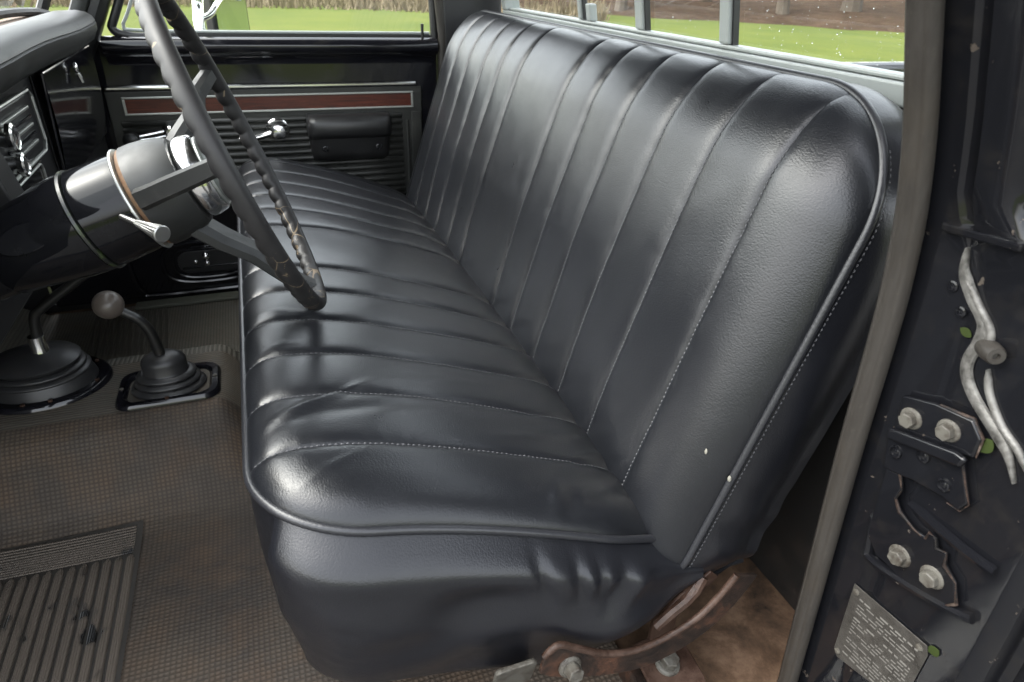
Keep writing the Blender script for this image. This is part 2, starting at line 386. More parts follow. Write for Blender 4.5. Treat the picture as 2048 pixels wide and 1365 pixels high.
# tall dry grass in front of the bank, seen through the passenger window
m = MB()
for i in range(5200):
    t = math.radians(random.uniform(62, 118)); r = random.uniform(25.5, 31)
    x, y = CX + r * math.cos(t), CY + r * math.sin(t); h = random.uniform(.22, .75) * (1.1 if noise.noise(V((x * .5, y * .5, 0))) > 0 else .6); a = random.uniform(0, 6.3)
    wd = random.uniform(.02, .06); lx, ly = random.uniform(-.2, .2), random.uniform(-.2, .2)
    dx, dy = wd * math.cos(a), wd * math.sin(a)
    m.add([(x - dx, y - dy, GZ - .1), (x + dx, y + dy, GZ - .1), (x + dx * .5 + lx * .5, y + dy * .5 + ly * .5, GZ + h * .65), (x + lx, y + ly, GZ + h)], [(0, 1, 2), (0, 2, 3)])
tag(m.build('dry_grass', 'dry_blade', smooth=False), 'tall straw coloured dry grass along the far edge of the lawn', 'grass', kind='stuff')

def tree(i, ang, r, h, tr, leafmat, label):
    t = math.radians(ang); x, y = CX + r * math.cos(t), CY + r * math.sin(t); z0 = GZ + (r - 31) * .062 + .0
    root = empty('tree', (x, y, z0), label, 'tree', 'trees on the bank beyond the lawn')
    rnd = random.Random(i * 13 + 5); top = V((x + rnd.uniform(-.6, .6), y + rnd.uniform(-.6, .6), z0 + h * .8))
    base = V((x, y, z0 - .4)); b_ = MB()
    path = [base.lerp(top, k / 7) + V((rnd.uniform(-.12, .12), rnd.uniform(-.12, .12), 0)) * (k > 0) for k in range(8)]
    b_.tube(path, lambda q: tr * (1.25 - q) if q > .08 else tr * 1.5, 9)
    ends = []
    for k in range(9):
        q = path[2 + k % 5]; e = q + V((rnd.uniform(-1, 1), rnd.uniform(-1, 1), rnd.uniform(.25, .9))) * h * .28
        b_.tube([q, q.lerp(e, .5) + V((0, 0, .15)), e], lambda s_: tr * .32 * (1.15 - s_), 6); ends += [e, q.lerp(e, .6)]
    b_.build('trunk', 'bark', root)
    b_ = MB()
    for k in range(620):
        c = rnd.choice(ends + [top]) + V((rnd.gauss(0, 1), rnd.gauss(0, 1), rnd.gauss(0, .7))) * h * .085
        s_ = rnd.uniform(.12, .34); n_ = V((rnd.gauss(0, 1), rnd.gauss(0, 1), rnd.gauss(.4, 1))); u, v, _ = frame(n_)
        b_.add([c - u * s_, c - v * s_ * .45, c + u * s_, c + v * s_ * .45], [(0, 1, 2, 3)])
    b_.build('crown', leafmat, root, smooth=False)
TR = [(99, 36, 12, .24, 'leaf_olive', 'slim olive-leaved tree on the bank, furthest towards the windscreen'),
      (91, 39, 13, .30, 'leaf_dark', 'dark-leaved tree straight beyond the passenger window'),
      (83, 35, 11, .22, 'leaf_olive', 'olive-leaved tree beyond the rear half of the passenger window'),
      (67, 37, 12, .26, 'leaf_olive', 'olive tree beyond the far pane of the rear window'),
      (61, 34, 10, .22, 'leaf_dark', 'dark tree beyond the narrow second pane of the rear window'),
      (55, 38, 13, .32, 'leaf_olive', 'thick-trunked olive tree beyond the third pane of the rear window'),
      (49, 35, 12, .22, 'leaf_dark', 'dark tree just before the wide near pane of the rear window'),
      (44.5, 37, 13, .34, 'leaf_olive', 'mossy broad trunk in the wide near pane of the rear window'),
      (39, 34, 11, .20, 'leaf_dark', 'slim dark tree nearest the door seal in the rear window')]
for i, a in enumerate(TR): tree(i, *a)

# ================================================================== CAB SHELL
cab = empty('truck_cab', (-.3, .74, -.30), 'black pickup truck cab shell with floor, roof, pillars and back wall', 'truck cab', kind='structure')
def plate(name, mat, lo, hi, parent=cab, bevel=0, **k): return MB().box(lo, hi).build(name, mat, parent, smooth=False, bevel=bevel, **k)
# bare floor pan, rusty where the mat ends beside the seat
plate('floor_pan', 'rust_floor', (-1.15, -.075, -.335), (.33, 1.60, -.309))
plate('sill', 'jamb_paint', (-1.15, -.16, -.40), (.26, -.078, -.306), bevel=.006)
plate('far_rocker', 'black_satin', (-1.15, 1.552, -.40), (.40, 1.60, -.286)); plate('far_body_side', 'black_satin', (.142, 1.552, -.285), (.42, 1.60, .46)); plate('far_cowl_side', 'black_satin', (-1.18, 1.545, -.285), (-.99, 1.60, .40))
plate('firewall', 'cab_dark', (-1.18, -.05, -.34), (-1.152, 1.56, .40))
plate('roof', 'headliner', (-.46, -.10, 1.06), (.31, 1.60, 1.09), bevel=.01)
# back wall below the rear window, pillars beside it
plate('back_wall', 'cab_dark', (.330, -.04, -.33), (.36, 1.56, .463))
plate('back_wall_top', 'cab_dark', (.215, -.04, .86), (.245, 1.56, 1.059))
b_ = MB().prism([(.165, 1.50), (.34, 1.50), (.34, 1.545), (.165, 1.545)], lambda a, q, e: V((a - .05 * max(0, (e - .4)) , q, e)), -.30, 1.059)
b_.build('rear_corner_panel', 'black_satin', cab, smooth=False, bevel=.008)
b_ = MB().prism([(.23, -.055), (.36, -.055), (.36, .035), (.255, .035)], lambda a, q, e: V((a - .13 * max(0, (e - .4)), q, e)), .43, 1.059)
b_.build('near_corner_panel', 'black_satin', cab, smooth=False, bevel=.008)
# grey weatherstrip on the passenger door opening
MB().tube([(.148, 1.512, z) for z in (-.25, 0, .2, .35, .42)] + [(.140, 1.512, .5), (.10, 1.512, .75), (.08, 1.512, .95)], .013, 10).build('far_weatherstrip', 'seal_rubber', cab)
# passenger side windscreen pillar, raked, and the header
def raked(x, z): return x + .52 * (z - .40)
b_ = MB(); b_.tube([(raked(-.735, z), 1.535, z) for z in (.30, .45, .6, .8, 1.06)], .026, 10, ry=.04, up=(0, 1, 0)); b_.build('windscreen_pillar', 'black_satin', cab)
b_ = MB(); b_.tube([(raked(-.765, z), 1.497, z) for z in (.40, .5, .6, .8, 1.06)], .017, 10, ry=.012, up=(0, 1, 0)); b_.build('pillar_trim', 'dash_pad', cab)
b_ = MB(); b_.tube([(raked(-.835, z), 1.49, z) for z in (.38, .5, .6, .8, 1.06)], .012, 8); b_.build('windscreen_rubber', 'black_satin', cab)
plate('header', 'headliner', (-.53, -.06, 1.025), (-.465, 1.57, 1.085), bevel=.01); plate('far_roof_rail', 'headliner', (-.46, 1.50, .985), (.30, 1.57, 1.058), bevel=.01)
# windscreen
b_ = MB(); b_.add([(raked(-.86, .37), -.03, .37), (raked(-.86, .37), 1.49, .37), (raked(-.86, 1.05), 1.49, 1.05), (raked(-.86, 1.05), -.03, 1.05)], [(0, 1, 2, 3)])
b_.build('windscreen', 'wet_glass', cab, smooth=False)

# cowl in front of the windscreen, with a wiper lying on it
b_ = MB(); b_.grid([[(x, y, z) for y in (-.1, .3, .7, 1.1, 1.6)] for x, z in ((-.88, .365), (-.98, .372), (-1.10, .375), (-1.3, .38), (-1.9, .36), (-2.3, .30), (-2.35, .1))], flip=True)
b_.build('cowl', 'brown_cowl', label='tan brown cowl outside the windscreen beyond the dash pad', cat='cowl')
wp = empty('wiper', (-.93, 1.1, .40), 'black wiper arm lying along the bottom of the windscreen', 'wiper')
MB().tube(catmull([(-.93, .55, .415), (-.915, .9, .422), (-.92, 1.25, .42), (-.94, 1.42, .40)]), .011, 8).build('wiper_arm', 'black_satin', wp)
MB().box((-.945, .6, .395), (-.935, 1.30, .412)).build('wiper_blade', 'boot_rubber', wp, smooth=False)

# black load bed seen through the rear window
bed = empty('load_bed', (1.2, .74, -.2), 'black side and rail of the load bed behind the rear window', 'load bed')
b_ = MB().box((.46, -.12, -.2), (2.4, -.05, .33)); b_.build('bed_side', 'black_gloss', bed, smooth=False, bevel=.02)
b_ = MB().box((.46, 1.53, -.2), (2.4, 1.60, .33)); b_.build('bed_side', 'black_gloss', bed, smooth=False, bevel=.02)
b_ = MB().box((.44, -.12, -.2), (.50, 1.60, .335)); b_.build('bed_front', 'black_gloss', bed, smooth=False, bevel=.015)

# ================================================================== REAR WINDOW
RX = .315
def rx(z): return RX - .20 * (z - .46)
rw = empty('rear_window', (RX, .74, .46), 'grey aluminium framed sliding rear window spotted with rain', 'window')
def rbar(name, y0, y1, z0, z1, d0, d1, mat='alu_frame', bevel=.003):
    b_ = MB().add([(rx(z0) + d0, y0, z0), (rx(z0) + d1, y0, z0), (rx(z0) + d1, y1, z0), (rx(z0) + d0, y1, z0), (rx(z1) + d0, y0, z1), (rx(z1) + d1, y0, z1), (rx(z1) + d1, y1, z1), (rx(z1) + d0, y1, z1)],
                  [(0, 3, 2, 1), (4, 5, 6, 7), (0, 1, 5, 4), (1, 2, 6, 5), (2, 3, 7, 6), (3, 0, 4, 7)])
    return b_.build(name, mat, rw, smooth=False, bevel=bevel)
rbar('bottom_rail', .045, 1.435, .464, .490, -.012, .030)
rbar('track', .075, 1.40, .4905, .497, -.004, .022)
rbar('top_rail', .045, 1.435, .82, .86, -.012, .030)
rbar('end_stile', 1.402, 1.435, .4905, .8195, -.012, .030); rbar('end_stile', .045, .078, .4905, .8195, -.012, .030)
for y, hw in ((.958, .007), (.708, .013), (.455, .012)):
    rbar('mullion', y - hw, y + hw, .4975, .8195, -.006, .014)
    rbar('gasket', y - hw - .0045, y - hw - .0005, .4975, .8195, .000, .010, 'black_satin', 0)
rbar('latch', .905, .925, .4975, .53, -.006, .012, 'alu_frame')
edges = [(.08, .428), (.477, .678), (.732, .946), (.970, 1.40)]
for a, c in edges: MB().add([(rx(.492) + .009, a - .016, .492), (rx(.492) + .009, c + .016, .492), (rx(.825) + .009, c + .016, .825), (rx(.825) + .009, a - .016, .825)], [(0, 1, 2, 3)]).build('pane', 'pane_glass', rw, smooth=False)
b_ = MB()
for i in range(1300):
    a, c = random.choice([edges[0], edges[0], edges[0], edges[1], edges[2], edges[3]]); y = random.uniform(a + .01, c - .01); z = random.uniform(.50, .80); r = random.choice([.0007, .0009, .0012, .0012, .0016, .0023]) * random.uniform(.28, .50)
    b_.ball((rx(z) + .0115, y, z), r, 8, (.5, 1, random.uniform(1, 1.25)))
b_.build('raindrops', 'water_drop', rw, kind='stuff')

# ================================================================== FLOOR MAT
def hump(y): return interp(y, [(.545, 0), (.575, .006), (.60, .022), (.69, .135), (.715, .148), (.74, .15), (.915, .15), (.94, .147), (.965, .132), (1.05, .022), (1.08, .005), (1.11, 0)])
def floor_z(x, y):
    k = 1 - sstep(-.53, -.40, x) * .98
    t = .55 * max(0, -1.0 - x) / 1.0
    wob = .004 * noise.noise(V((x * 6, y * 6, 2))) * (1 if y < .6 or y > 1.05 else .3)
    return -.302 + hump(y) * k + t + wob
mat_root = empty('floor_mat', (-.7, .75, -.30), 'worn brown-black dimpled rubber floor mat over the transmission hump', 'floor mat')
def mat_zone(name, mat, y0, y1, x0=-1.14, x1=.02, nx=110, ny=40):
    xs = [x0 + (x1 - x0) * i / nx for i in range(nx + 1)]; ys = [y0 + (y1 - y0) * j / ny for j in range(ny + 1)]
    s_ = [0]
    for a, c in zip(ys, ys[1:]): s_.append(s_[-1] + math.hypot(c - a, hump(c) - hump(a)))
    b_ = MB(); b_.grid([[(x, y, floor_z(x, y)) for y in ys] for x in xs]); b_.uv = [(x, y0 + t) for x in xs for t in s_]
    return b_.build(name, mat, mat_root, angle=180)
mat_zone('driver_side', 'mat_dots', -.07, .722, ny=110)
mat_zone('hump_edge', 'mat_lines', .7225, .748, ny=6)
mat_zone('hump_top', 'mat_lines', .7485, .905, ny=10)
mat_zone('hump_far_edge', 'mat_cross', .9055, .965, ny=12)
mat_zone('passenger_side', 'mat_dots_far', .9655, 1.52, ny=50)
# driver's heel pad: border band, groove and raised ribs
def fl(x, y, e=0): return V((x, y, floor_z(x, y) + e))
b_ = MB(); b_.grid([[fl(-1.10 + .43 * i / 30, .0 + .575 * j / 30, .0022) for j in range(31)] for i in range(31)]); hp = b_.build('heel_pad', 'heel_base', mat_root, angle=180)
for k in range(11):
    y = .508 + k * .0056
    b_ = MB().tube([fl(-1.09 + .41 * i / 10, y - .02 * (-1.09 + .41 * i / 10 + .68) * 1.0, .003) for i in range(11)], .0022, 6, ry=.0016); b_.build('band_line', 'heel_rib', hp)
for k in range(24):
    x = -.683 - k * .0172
    y1 = .498 - .02 * (x + .68); pts = [fl(x, y1 - .5 * j / 14, .0035) for j in range(15)]
    b_ = MB(); hw = .0066
    rows = []
    for j, p in enumerate(pts):
        kk = .35 if j == 0 else (.8 if j == 0 else 1)
        rows.append([p + V((hw * a * kk, (.004 if j == 0 else 0), e * (0.2 if j == 0 else 1))) for a, e in ((-1, -.003), (-.85, .0022), (-.3, .0032), (.3, .0032), (.85, .0022), (1, -.003))])
        if j == 0: rows.append([p + V((hw * a, -.006, e)) for a, e in ((-1, -.003), (-.85, .0022), (-.3, .0032), (.3, .0032), (.85, .0022), (1, -.003))])
    b_.grid(rows, flip=True); b_.build('rib', 'heel_rib', hp, angle=60)
# passenger heel pad: thin raised ribs across
for k in range(13):
    x0 = -.672 - k * .0145
    b_ = MB().tube([fl(x0 - .028 * j / 8, 1.10 + .36 * j / 8, .002) for j in range(9)], .0042, 6, ry=.004); b_.build('passenger_rib', 'mat_dots_far', mat_root)

# ================================================================== BENCH SEAT
SEAMS = [.105, .210, .315, .420, .525, .630, .850, .955, 1.060, 1.165, 1.270, 1.372]
XF, XB, Y0, Y1, RC = -.440, .055, .0, 1.475, .115
seat = empty('bench_seat', (-.2, .74, -.25), 'long black leather bench seat with pleated cushion and backrest', 'bench seat')
def sdf(px, py, x0, x1, y0, y1, r):
    qx = abs(px - (x0 + x1) / 2) - (x1 - x0) / 2 + r; qy = abs(py - (y0 + y1) / 2) - (y1 - y0) / 2 + r
    return -(math.hypot(max(qx, 0), max(qy, 0)) + min(max(qx, qy), 0) - r)
def roll(d, r): t = min(1, max(0, d / r)); return math.sqrt(max(0, 1 - (1 - t) ** 2))
def pleat(y, y0, y1):
    S = [y0] + SEAMS + [y1]
    for k in range(len(S) - 1):
        if y <= S[k + 1] + 1e-6:
            a, c = S[k], S[k + 1]; wd = c - a; t = (y - a) / wd
            if k == 0: e = 1 - t
            elif k == len(S) - 2: e = t
            else: e = 1 - abs(2 * t - 1); e = e / 2
            # e : 0 at the seam, grows away from it; fixed soft shoulder
            dist = e * wd
            sh = 1 - math.exp(-dist / .0062)
            amp = .0052 if wd < .15 else .0058
            return amp * (sh - 1) + .0009 * (math.sin(math.pi * t) if 0 < k < len(S) - 2 else 0)
    return 0
def pucker(a, y):
    d = min(abs(y - q) for q in SEAMS)
    return 0 if d > .03 else .0011 * noise.noise(V((a * 85, y * 25, 1))) * math.exp(-d / .010)
def taper(x, y): return y + (.026 + .010 * sstep(0.0, -.33, x) + .014 * sstep(-.07, .05, x)) * (1 - 2 * y / Y1)
def zp(x): return .112 - .137 * (max(0, x + .44) / .44) ** 1.5
CREASES = [((-.425, .150), (-.290, .232), .0055, .0042), ((-.422, .150), (-.20, .195), .010, -.0022), ((-.425, .143), (-.33, .20), .004, .002), ((-.18, .13), (.0, .165), .006, .0016), ((-.20, .18), (.0, .225), .005, -.0012), ((-.10, .10), (.02, .135), .006, .0022), ((-.16, .125), (.0, .185), .0035, .0013), ((-.13, .140), (.02, .215), .0030, -.0012), ((-.09, .095), (.03, .150), .0032, .0014), ((-.30, .235), (-.12, .27), .004, .0010), ((-.40, .04), (-.30, .10), .004, .0012), ((-.43, .33), (-.36, .345), .003, .0014), ((-.43, .45), (-.35, .44), .003, .0012), ((-.13, .005), (-.10, .06), .006, .003), ((-.11, .005), (-.085, .05), .005, -.003)]
def crease(x, y):
    s_ = 0
    for (ax, ay), (bx, by), wd, am in CREASES:
        dx, dy = bx - ax, by - ay; L2 = dx * dx + dy * dy; t = ((x - ax) * dx + (y - ay) * dy) / L2
        if -.1 < t < 1.1:
            q = abs((x - ax) * dy - (y - ay) * dx) / math.sqrt(L2); s_ += am * math.exp(-(q / wd) ** 2) * math.sin(math.pi * (t + .1) / 1.2)
    return s_
def cushion_z(x, y):
    d = sdf(x, y, XF, XB + .5, Y0, Y1, RC)
    h = .030 * roll(d, .058) + .020 * (1 - math.exp(-d / .13))
    fade = .6 + .4 * sstep(.0, .05, d)
    sag = -.006 * math.exp(-((x + .17) / .13) ** 2) * (math.exp(-((y - .34) / .2) ** 2) + math.exp(-((y - 1.14) / .2) ** 2))
    wob = .0014 * noise.noise(V((x * 9, y * 9, 4))) * sstep(0, .08, d)
    h -= 2.6 * max(0, x + .055) ** 2
    return zp(x) + h + pleat(y, Y0, Y1) * fade + sag + wob + pucker(x, y) + crease(x, y) * sstep(0, .03, d)
def xfront(y):
    e = min(y - Y0, Y1 - y)
    return XF if e >= RC else XF + RC - math.sqrt(max(0, RC * RC - (RC - e) ** 2))
def cols(a, c, n, first=False, last=False):
    out = []
    for i in range(n + 1):
        t = i / n
        if first: t = t * t * .55 + t * .45 if True else t
        elif last: t = 1 - ((1 - t) ** 2 * .55 + (1 - t) * .45)
        else: t = .5 - .5 * math.cos(math.pi * t) if True else t
        out.append(a + (c - a) * t)
    return out
def cpoint(x, y): return V((x, taper(x, y), cushion_z(x, y)))
def cushion_panels(parent):
    S = [Y0] + SEAMS + [Y1]
    for k in range(len(S) - 1):
        n = 34 if S[k + 1] - S[k] > .15 else 24
        ys = cols(S[k], S[k + 1], 40 if k in (0, len(S) - 2) else n, k == 0, k == len(S) - 2)
        rows = []
        for y in ys:
            xf = xfront(y); rows.append([cpoint(xf + (XB - xf) * (t / 90) ** 1.35, y) for t in range(91)])
        b_ = MB(); b_.grid(rows, flip=True); b_.build('pleat', 'leather', parent, angle=180)
# outline of the cushion piping, from the rear near end round the front to the rear far end
OUT = [(XB + .02 - (XB + .02 - (XF + RC)) * i / 60, Y0) for i in range(61)]
OUT += [(XF + RC - RC * math.sin(math.radians(a)), Y0 + RC - RC * math.cos(math.radians(a))) for a in range(5, 90, 5)]
OUT += [(XF, Y0 + RC + (Y1 - Y0 - 2 * RC) * i / 70) for i in range(71)]
OUT += [(XF + RC - RC * math.cos(math.radians(a)), Y1 - RC + RC * math.sin(math.radians(a))) for a in range(5, 95, 5)]
OUT += [(XF + RC + (XB - XF - RC) * i / 24, Y1) for i in range(1, 25)]
def out3(x, y, dz=0): return V((x, taper(x, y), zp(x) + dz))
# skirt below the piping
def skirt_rows():
    P = [out3(x, y) for x, y in OUT]; rows = []; L = len(P)
    for i, p in enumerate(P):
        d = P[min(i + 1, L - 1)] - P[max(i - 1, 0)]; d.z = 0; d.normalize(); nn = V((d.y, -d.x, 0))
        if i > 70 and abs(p.x - XF) < .03: nn = V((-1, 0, 0))
        if nn.dot(V((p.x + .2, p.y - .74, 0))) < 0: nn = -nn
        near = i < 78
        zb = interp(p.x, [(-.45, -.140), (-.38, -.142), (-.25, -.176), (-.14, -.205), (.0, -.205), (.045, -.165), (.075, -.125), (.1, -.11)])
        row = []; K = 34
        for j in range(K + 1):
            v = j / K
            kn = sstep(1.0, .2, abs(math.degrees(math.atan2(-nn.x, -nn.y))) / 90) if nn.y < .1 else 0
            fl_ = (.003 + .033 * kn) * math.sin(min(1, v / .17) * math.pi / 2) ** 1.15
            tuck = -(.014 + .016 * kn) * sstep(.45, 1, v) - .014 * sstep(.9, 1, v)
            o = fl_ + tuck
            x = p.x
            if near:
                # gathered wrinkles towards the rear, long soft waves below
                for cx, sl_, am, ln, wd in ((-.158, .25, -.0060, .36, .0065), (-.110, .10, -.0055, .32, .0055), (-.082, .05, -.0048, .28, .0050), (-.137, .15, .003, .36, .014), (-.096, .08, .003, .30, .010), (-.045, -.35, -.006, .42, .010), (-.020, -.45, .004, .44, .012)):
                    xc = cx + sl_ * (v - .05) * .2
                    o += am * math.exp(-((x - xc) / wd) ** 2) * sstep(.02, .12, v) * (1 - sstep(ln * .55, ln * 1.15, v))
                o += -.012 * math.exp(-((x + .22 + (v - .3) * .22) / .06) ** 2) * sstep(.10, .32, v) * (1 - sstep(.5, .8, v))
                o += .007 * math.exp(-((x + .10 - (v - .45) * .25) / .06) ** 2) * sstep(.28, .5, v) * (1 - sstep(.6, .9, v))
                o += .005 * math.sin(x * 26 + v * 5) * sstep(.3, .6, v) * (1 - sstep(.8, 1, v))
            for dx_, dv_, da_ in ((-.225, .62, .0026), (-.222, .70, -.0022), (-.365, .62, .002), (-.372, .68, .0018), (-.355, .45, -.0015)): o += da_ * math.exp(-((p.x - dx_) / .007) ** 2 - ((v - dv_) / .022) ** 2) if near else 0
            o += .003 * noise.noise(V((p.x * 14, p.y * 14, v * 5))) * sstep(.05, .3, v)
            z = p.z + (zb - p.z) * v - .003
            row.append(V((p.x, p.y, z)) + nn * o)
        rows.append(row)
    return rows
b_ = MB(); b_.grid(skirt_rows(), flip=True); cushion = b_.build('cushion', 'leather_side', seat, angle=180)
cushion_panels(cushion)
MB().tube([out3(x, y, .0015) for x, y in OUT], .0052, 10).build('piping', 'piping', cushion)
def stitches(name, curves, parent, step=.0062):
    b_ = MB()
    for pts, nrm_ in curves:
        acc = 0; k = 0
        for p, q in zip(pts, pts[1:]):
            d = q - p; L = d.length
            if L < 1e-6: continue
            while acc < L:
                c = p + d * (acc / L); t = d.normalized(); s_ = nrm_.cross(t).normalized() * .0008; a = c - t * .0019; e = c + t * .0019; up = nrm_ * .0009
                b_.add([a - s_, a + s_, e + s_, e - s_, c - s_ * .8 + up, c + s_ * .8 + up], [(0, 1, 5, 4), (4, 5, 2, 3), (0, 4, 3), (1, 2, 5)])
                acc += step
            acc -= L
    return b_.build(name, 'thread', parent, kind='stuff')
def seam_curve_c(y, off):
    xf = xfront(y); return [cpoint(xf + (XB - xf) * (t / 60) ** 1.2, y + off) + V((0, 0, .0004)) for t in range(2, 60)]
stitches('stitching', [(seam_curve_c(y, -.0022), V((0, 0, 1))) for y in SEAMS[:6]], cushion)

# ---- backrest, reclined 17 degrees
TH = math.radians(17); BO = V((.034, 0, -.103)); BU = V((math.sin(TH), 0, math.cos(TH))); BN = V((-math.cos(TH), 0, math.sin(TH)))
B0, B1, BH, RT, RB = .010, 1.460, .619, .135, .055
def bsdf(y, u):
    return sdf(u, y, 0 if u < BH / 2 else -.5, BH if u > BH / 2 else BH + .5, B0, B1, RT if u > BH / 2 else RB)
def back_h(y, u):
    d = max(0, bsdf(y, u)); k = sstep(0, BH, u)
    r = .085 + .032 * k
    h = (.060 - .004 * k) * roll(d, r) + .020 * (1 - math.exp(-d / .16))
    fade = .7 + .3 * sstep(.004, .06, d)
    wob = .0012 * noise.noise(V((y * 7, u * 7, 9))) * sstep(0, .1, d)
    soft = .0005 * noise.noise(V((y * 30, u * 16, 3))) * sstep(0, .1, d)
    return h + 1.05 * pleat(y, B0, B1) * fade + wob + soft + pucker(u, y)
def bpoint(y, u): return BO + V((0, y, 0)) + BU * u + BN * back_h(y, u)
def bpiped(y, u, o=0): return BO + V((0, y, 0)) + BU * u + BN * o
def ulim(y):
    e = min(y - B0, B1 - y)
    t = BH if e >= RT else BH - RT + math.sqrt(max(0, RT * RT - (RT - e) ** 2))
    b__ = 0 if e >= RB else RB - math.sqrt(max(0, RB * RB - (RB - e) ** 2))
    return b__, t
# boxing round the back: near side, top, far side
BOUT = [(B0, RB + (BH - RT - RB) * i / 50) for i in range(51)]
BOUT += [(B0 + RT - RT * math.cos(math.radians(a)), BH - RT + RT * math.sin(math.radians(a))) for a in range(4, 90, 4)]
BOUT += [(B0 + RT + (B1 - B0 - 2 * RT) * i / 60, BH) for i in range(61)]
BOUT += [(B1 - RT + RT * math.sin(math.radians(a)), BH - RT + RT * math.cos(math.radians(a))) for a in range(4, 93, 4)]
BOUT += [(B1, BH - RT - (BH - RT - RB) * i / 20) for i in range(1, 21)]
BLOW = [(.6 - (.6 - B0 - RB) * i / 12, 0.0) for i in range(12)] + [(B0 + RB - RB * math.sin(math.radians(a)), RB - RB * math.cos(math.radians(a))) for a in range(0, 90, 10)]
BFULL = BLOW + BOUT
rows = []
for i, (y, u) in enumerate(BFULL):
    a, c = BFULL[max(i - 1, 0)], BFULL[min(i + 1, len(BFULL) - 1)]; dy, du = c[0] - a[0], c[1] - a[1]; L = math.hypot(dy, du); ny, nu = -du / L, dy / L
    if ny * (y - .74) + nu * (u - .3) < 0: ny, nu = -ny, -nu
    row = []
    for j in range(15):
        v = j / 14; dep = .125 * v
        o = .010 * math.sin(math.pi * min(1, v * 1.3)) - .010 * v * v
        if y < .2 and u < .2:
            o += .0022 * math.sin(u * 95 + v * 3) * sstep(.0, .3, v) * (1 - sstep(.1, .2, u))
        o += .0015 * noise.noise(V((y * 15, u * 15, v * 4)))
        row.append(bpiped(y + ny * o, u + nu * o, -.002 - dep))
    rows.append(row)
brows = rows; b_ = MB(); b_.grid(rows)
# closed rear face
n0 = len(b_.v); b_.v += [tuple(r[-1]) for r in rows]; b_.f.append(tuple(range(n0, n0 + len(rows))))
back = b_.build('backrest', 'leather_side', seat, angle=60)
S = [B0] + SEAMS + [B1]
for k in range(len(S) - 1):
    first, last = k == 0, k == len(S) - 2
    ys = cols(S[k], S[k + 1], 44 if first or last else (34 if S[k + 1] - S[k] > .15 else 24), first, last); rows = []
    for y in ys:
        lo, hi = ulim(y); rows.append([bpoint(y, lo + (hi - lo) * (.5 - .5 * math.cos(math.pi * t / 100))) for t in range(101)])
    b_ = MB(); b_.grid(rows); b_.build('pleat', 'leather', back, angle=180)
pp = [bpiped(y, u, .001) for y, u in BFULL]
MB().tube(pp, .0052, 10).build('piping', 'piping', back)
MB().tube([p_ + V((0, -.0015, -.0015)) for p_ in brows[17]], .0042, 8).build('lower_piping', 'piping', back)
stitches('stitching', [([bpoint(y - .0022, .04 + .50 * t / 70) + BN * .0004 for t in range(71)], BN) for y in SEAMS[:6]] +
         [([bpiped(y - .004, u, -.0065) for y, u in BFULL[12:82]], V((0, -1, 0)))], back)

# ---- rusty hinge arm, tube and bolts carrying the backrest
ARM_T = [(-.155, -.108), (-.138, -.094), (-.112, -.112), (-.068, -.143), (-.025, -.155), (.02, -.149), (.062, -.128), (.088, -.098), (.106, -.068)]
ARM_B = [(-.160, -.135), (-.142, -.150), (-.112, -.166), (-.068, -.184), (-.008, -.196), (.045, -.184), (.088, -.158), (.120, -.120), (.140, -.080)]
def cm2(p, k=6): return [(q.x, q.z) for q in catmull([(a, 0, c) for a, c in p], k)]
t2, b2 = cm2(ARM_T), cm2(ARM_B)
b_ = MB().prism(t2 + b2[::-1], lambda a, c, e: V((a, e, c)), -.022, -.016); arm = b_.build('hinge_arm', 'rust_arm', seat, smooth=False, bevel=.0015)
MB().tube([(a, -.020, c) for a, c in t2], .0046, 10).build('rolled_edge', 'rust_edge', arm)
bolt('bolt', (-.122, -.0225, -.136), (0.05, -1, .25), .0105, .020, 'bolt_zinc', arm)
MB().tube(catmull([(.012, -.004, -.148), (.030, -.004, -.130), (.050, -.002, -.118), (.070, .004, -.100)]), .007, 8).build('tilt_rod', 'rust_edge', seat)
MB().tube([(.050, -.002, -.118), (.066, .001, -.106), (.078, .006, -.090)], .0075, 8).build('rod_sleeve', 'rust_plate', seat)
b_ = MB().prism([(.02, -.150), (.05, -.115), (.09, -.085), (.105, -.10), (.06, -.150)], lambda a, c, e: V((a, e, c)), .006, .010); b_.build('hinge_plate', 'rust_plate', seat, smooth=False, bevel=.001)
# rusty foot bracket bolted to the floor
foot = empty('floor_bracket', (.06, .01, -.30), 'rusty brown foot bracket bolted to the floor under the hinge arm', 'bracket')
b_ = MB().prism(rrect(.012, -.045, .092, .045, .020), lambda a, c, e: V((a, c, e + .10 * (c + .04))), -.262, -.256); b_.build('foot_plate', 'rust_plate', foot, smooth=False, bevel=.002)
b_ = MB().box((.045, .040, -.33), (.085, .048, -.15)); b_.build('upright', 'rust_plate', foot, smooth=False, bevel=.002)
bolt('bolt', (.050, .002, -.252), (0, -.25, 1), .0125, .022, 'bolt_zinc', foot)
b_ = MB().box((.0, -.04, -.31), (.08, .05, -.268)); b_.build('foot_block', 'rust_arm', foot, smooth=False, bevel=.004)
# pale olive riser under the cushion and the seat-slide lever
rs = MB().box((-.405, .215, -.305), (.05, 1.30, -.15)); rs.build('seat_riser', 'riser_olive', smooth=False, bevel=.012, label='pale olive painted seat riser box under the bench cushion', cat='seat riser')
b_ = MB().prism(rrect(-.212, -.205, -.160, -.118, .008), lambda a, c, e: V((a + .06 * (c + .118) * -1, e - .35 * (c + .118), c)), -.017, -.010)
b_.build('slide_lever', 'bolt_zinc', smooth=False, bevel=.002, label='small pale metal seat slide lever poking out below the skirt', cat='lever')
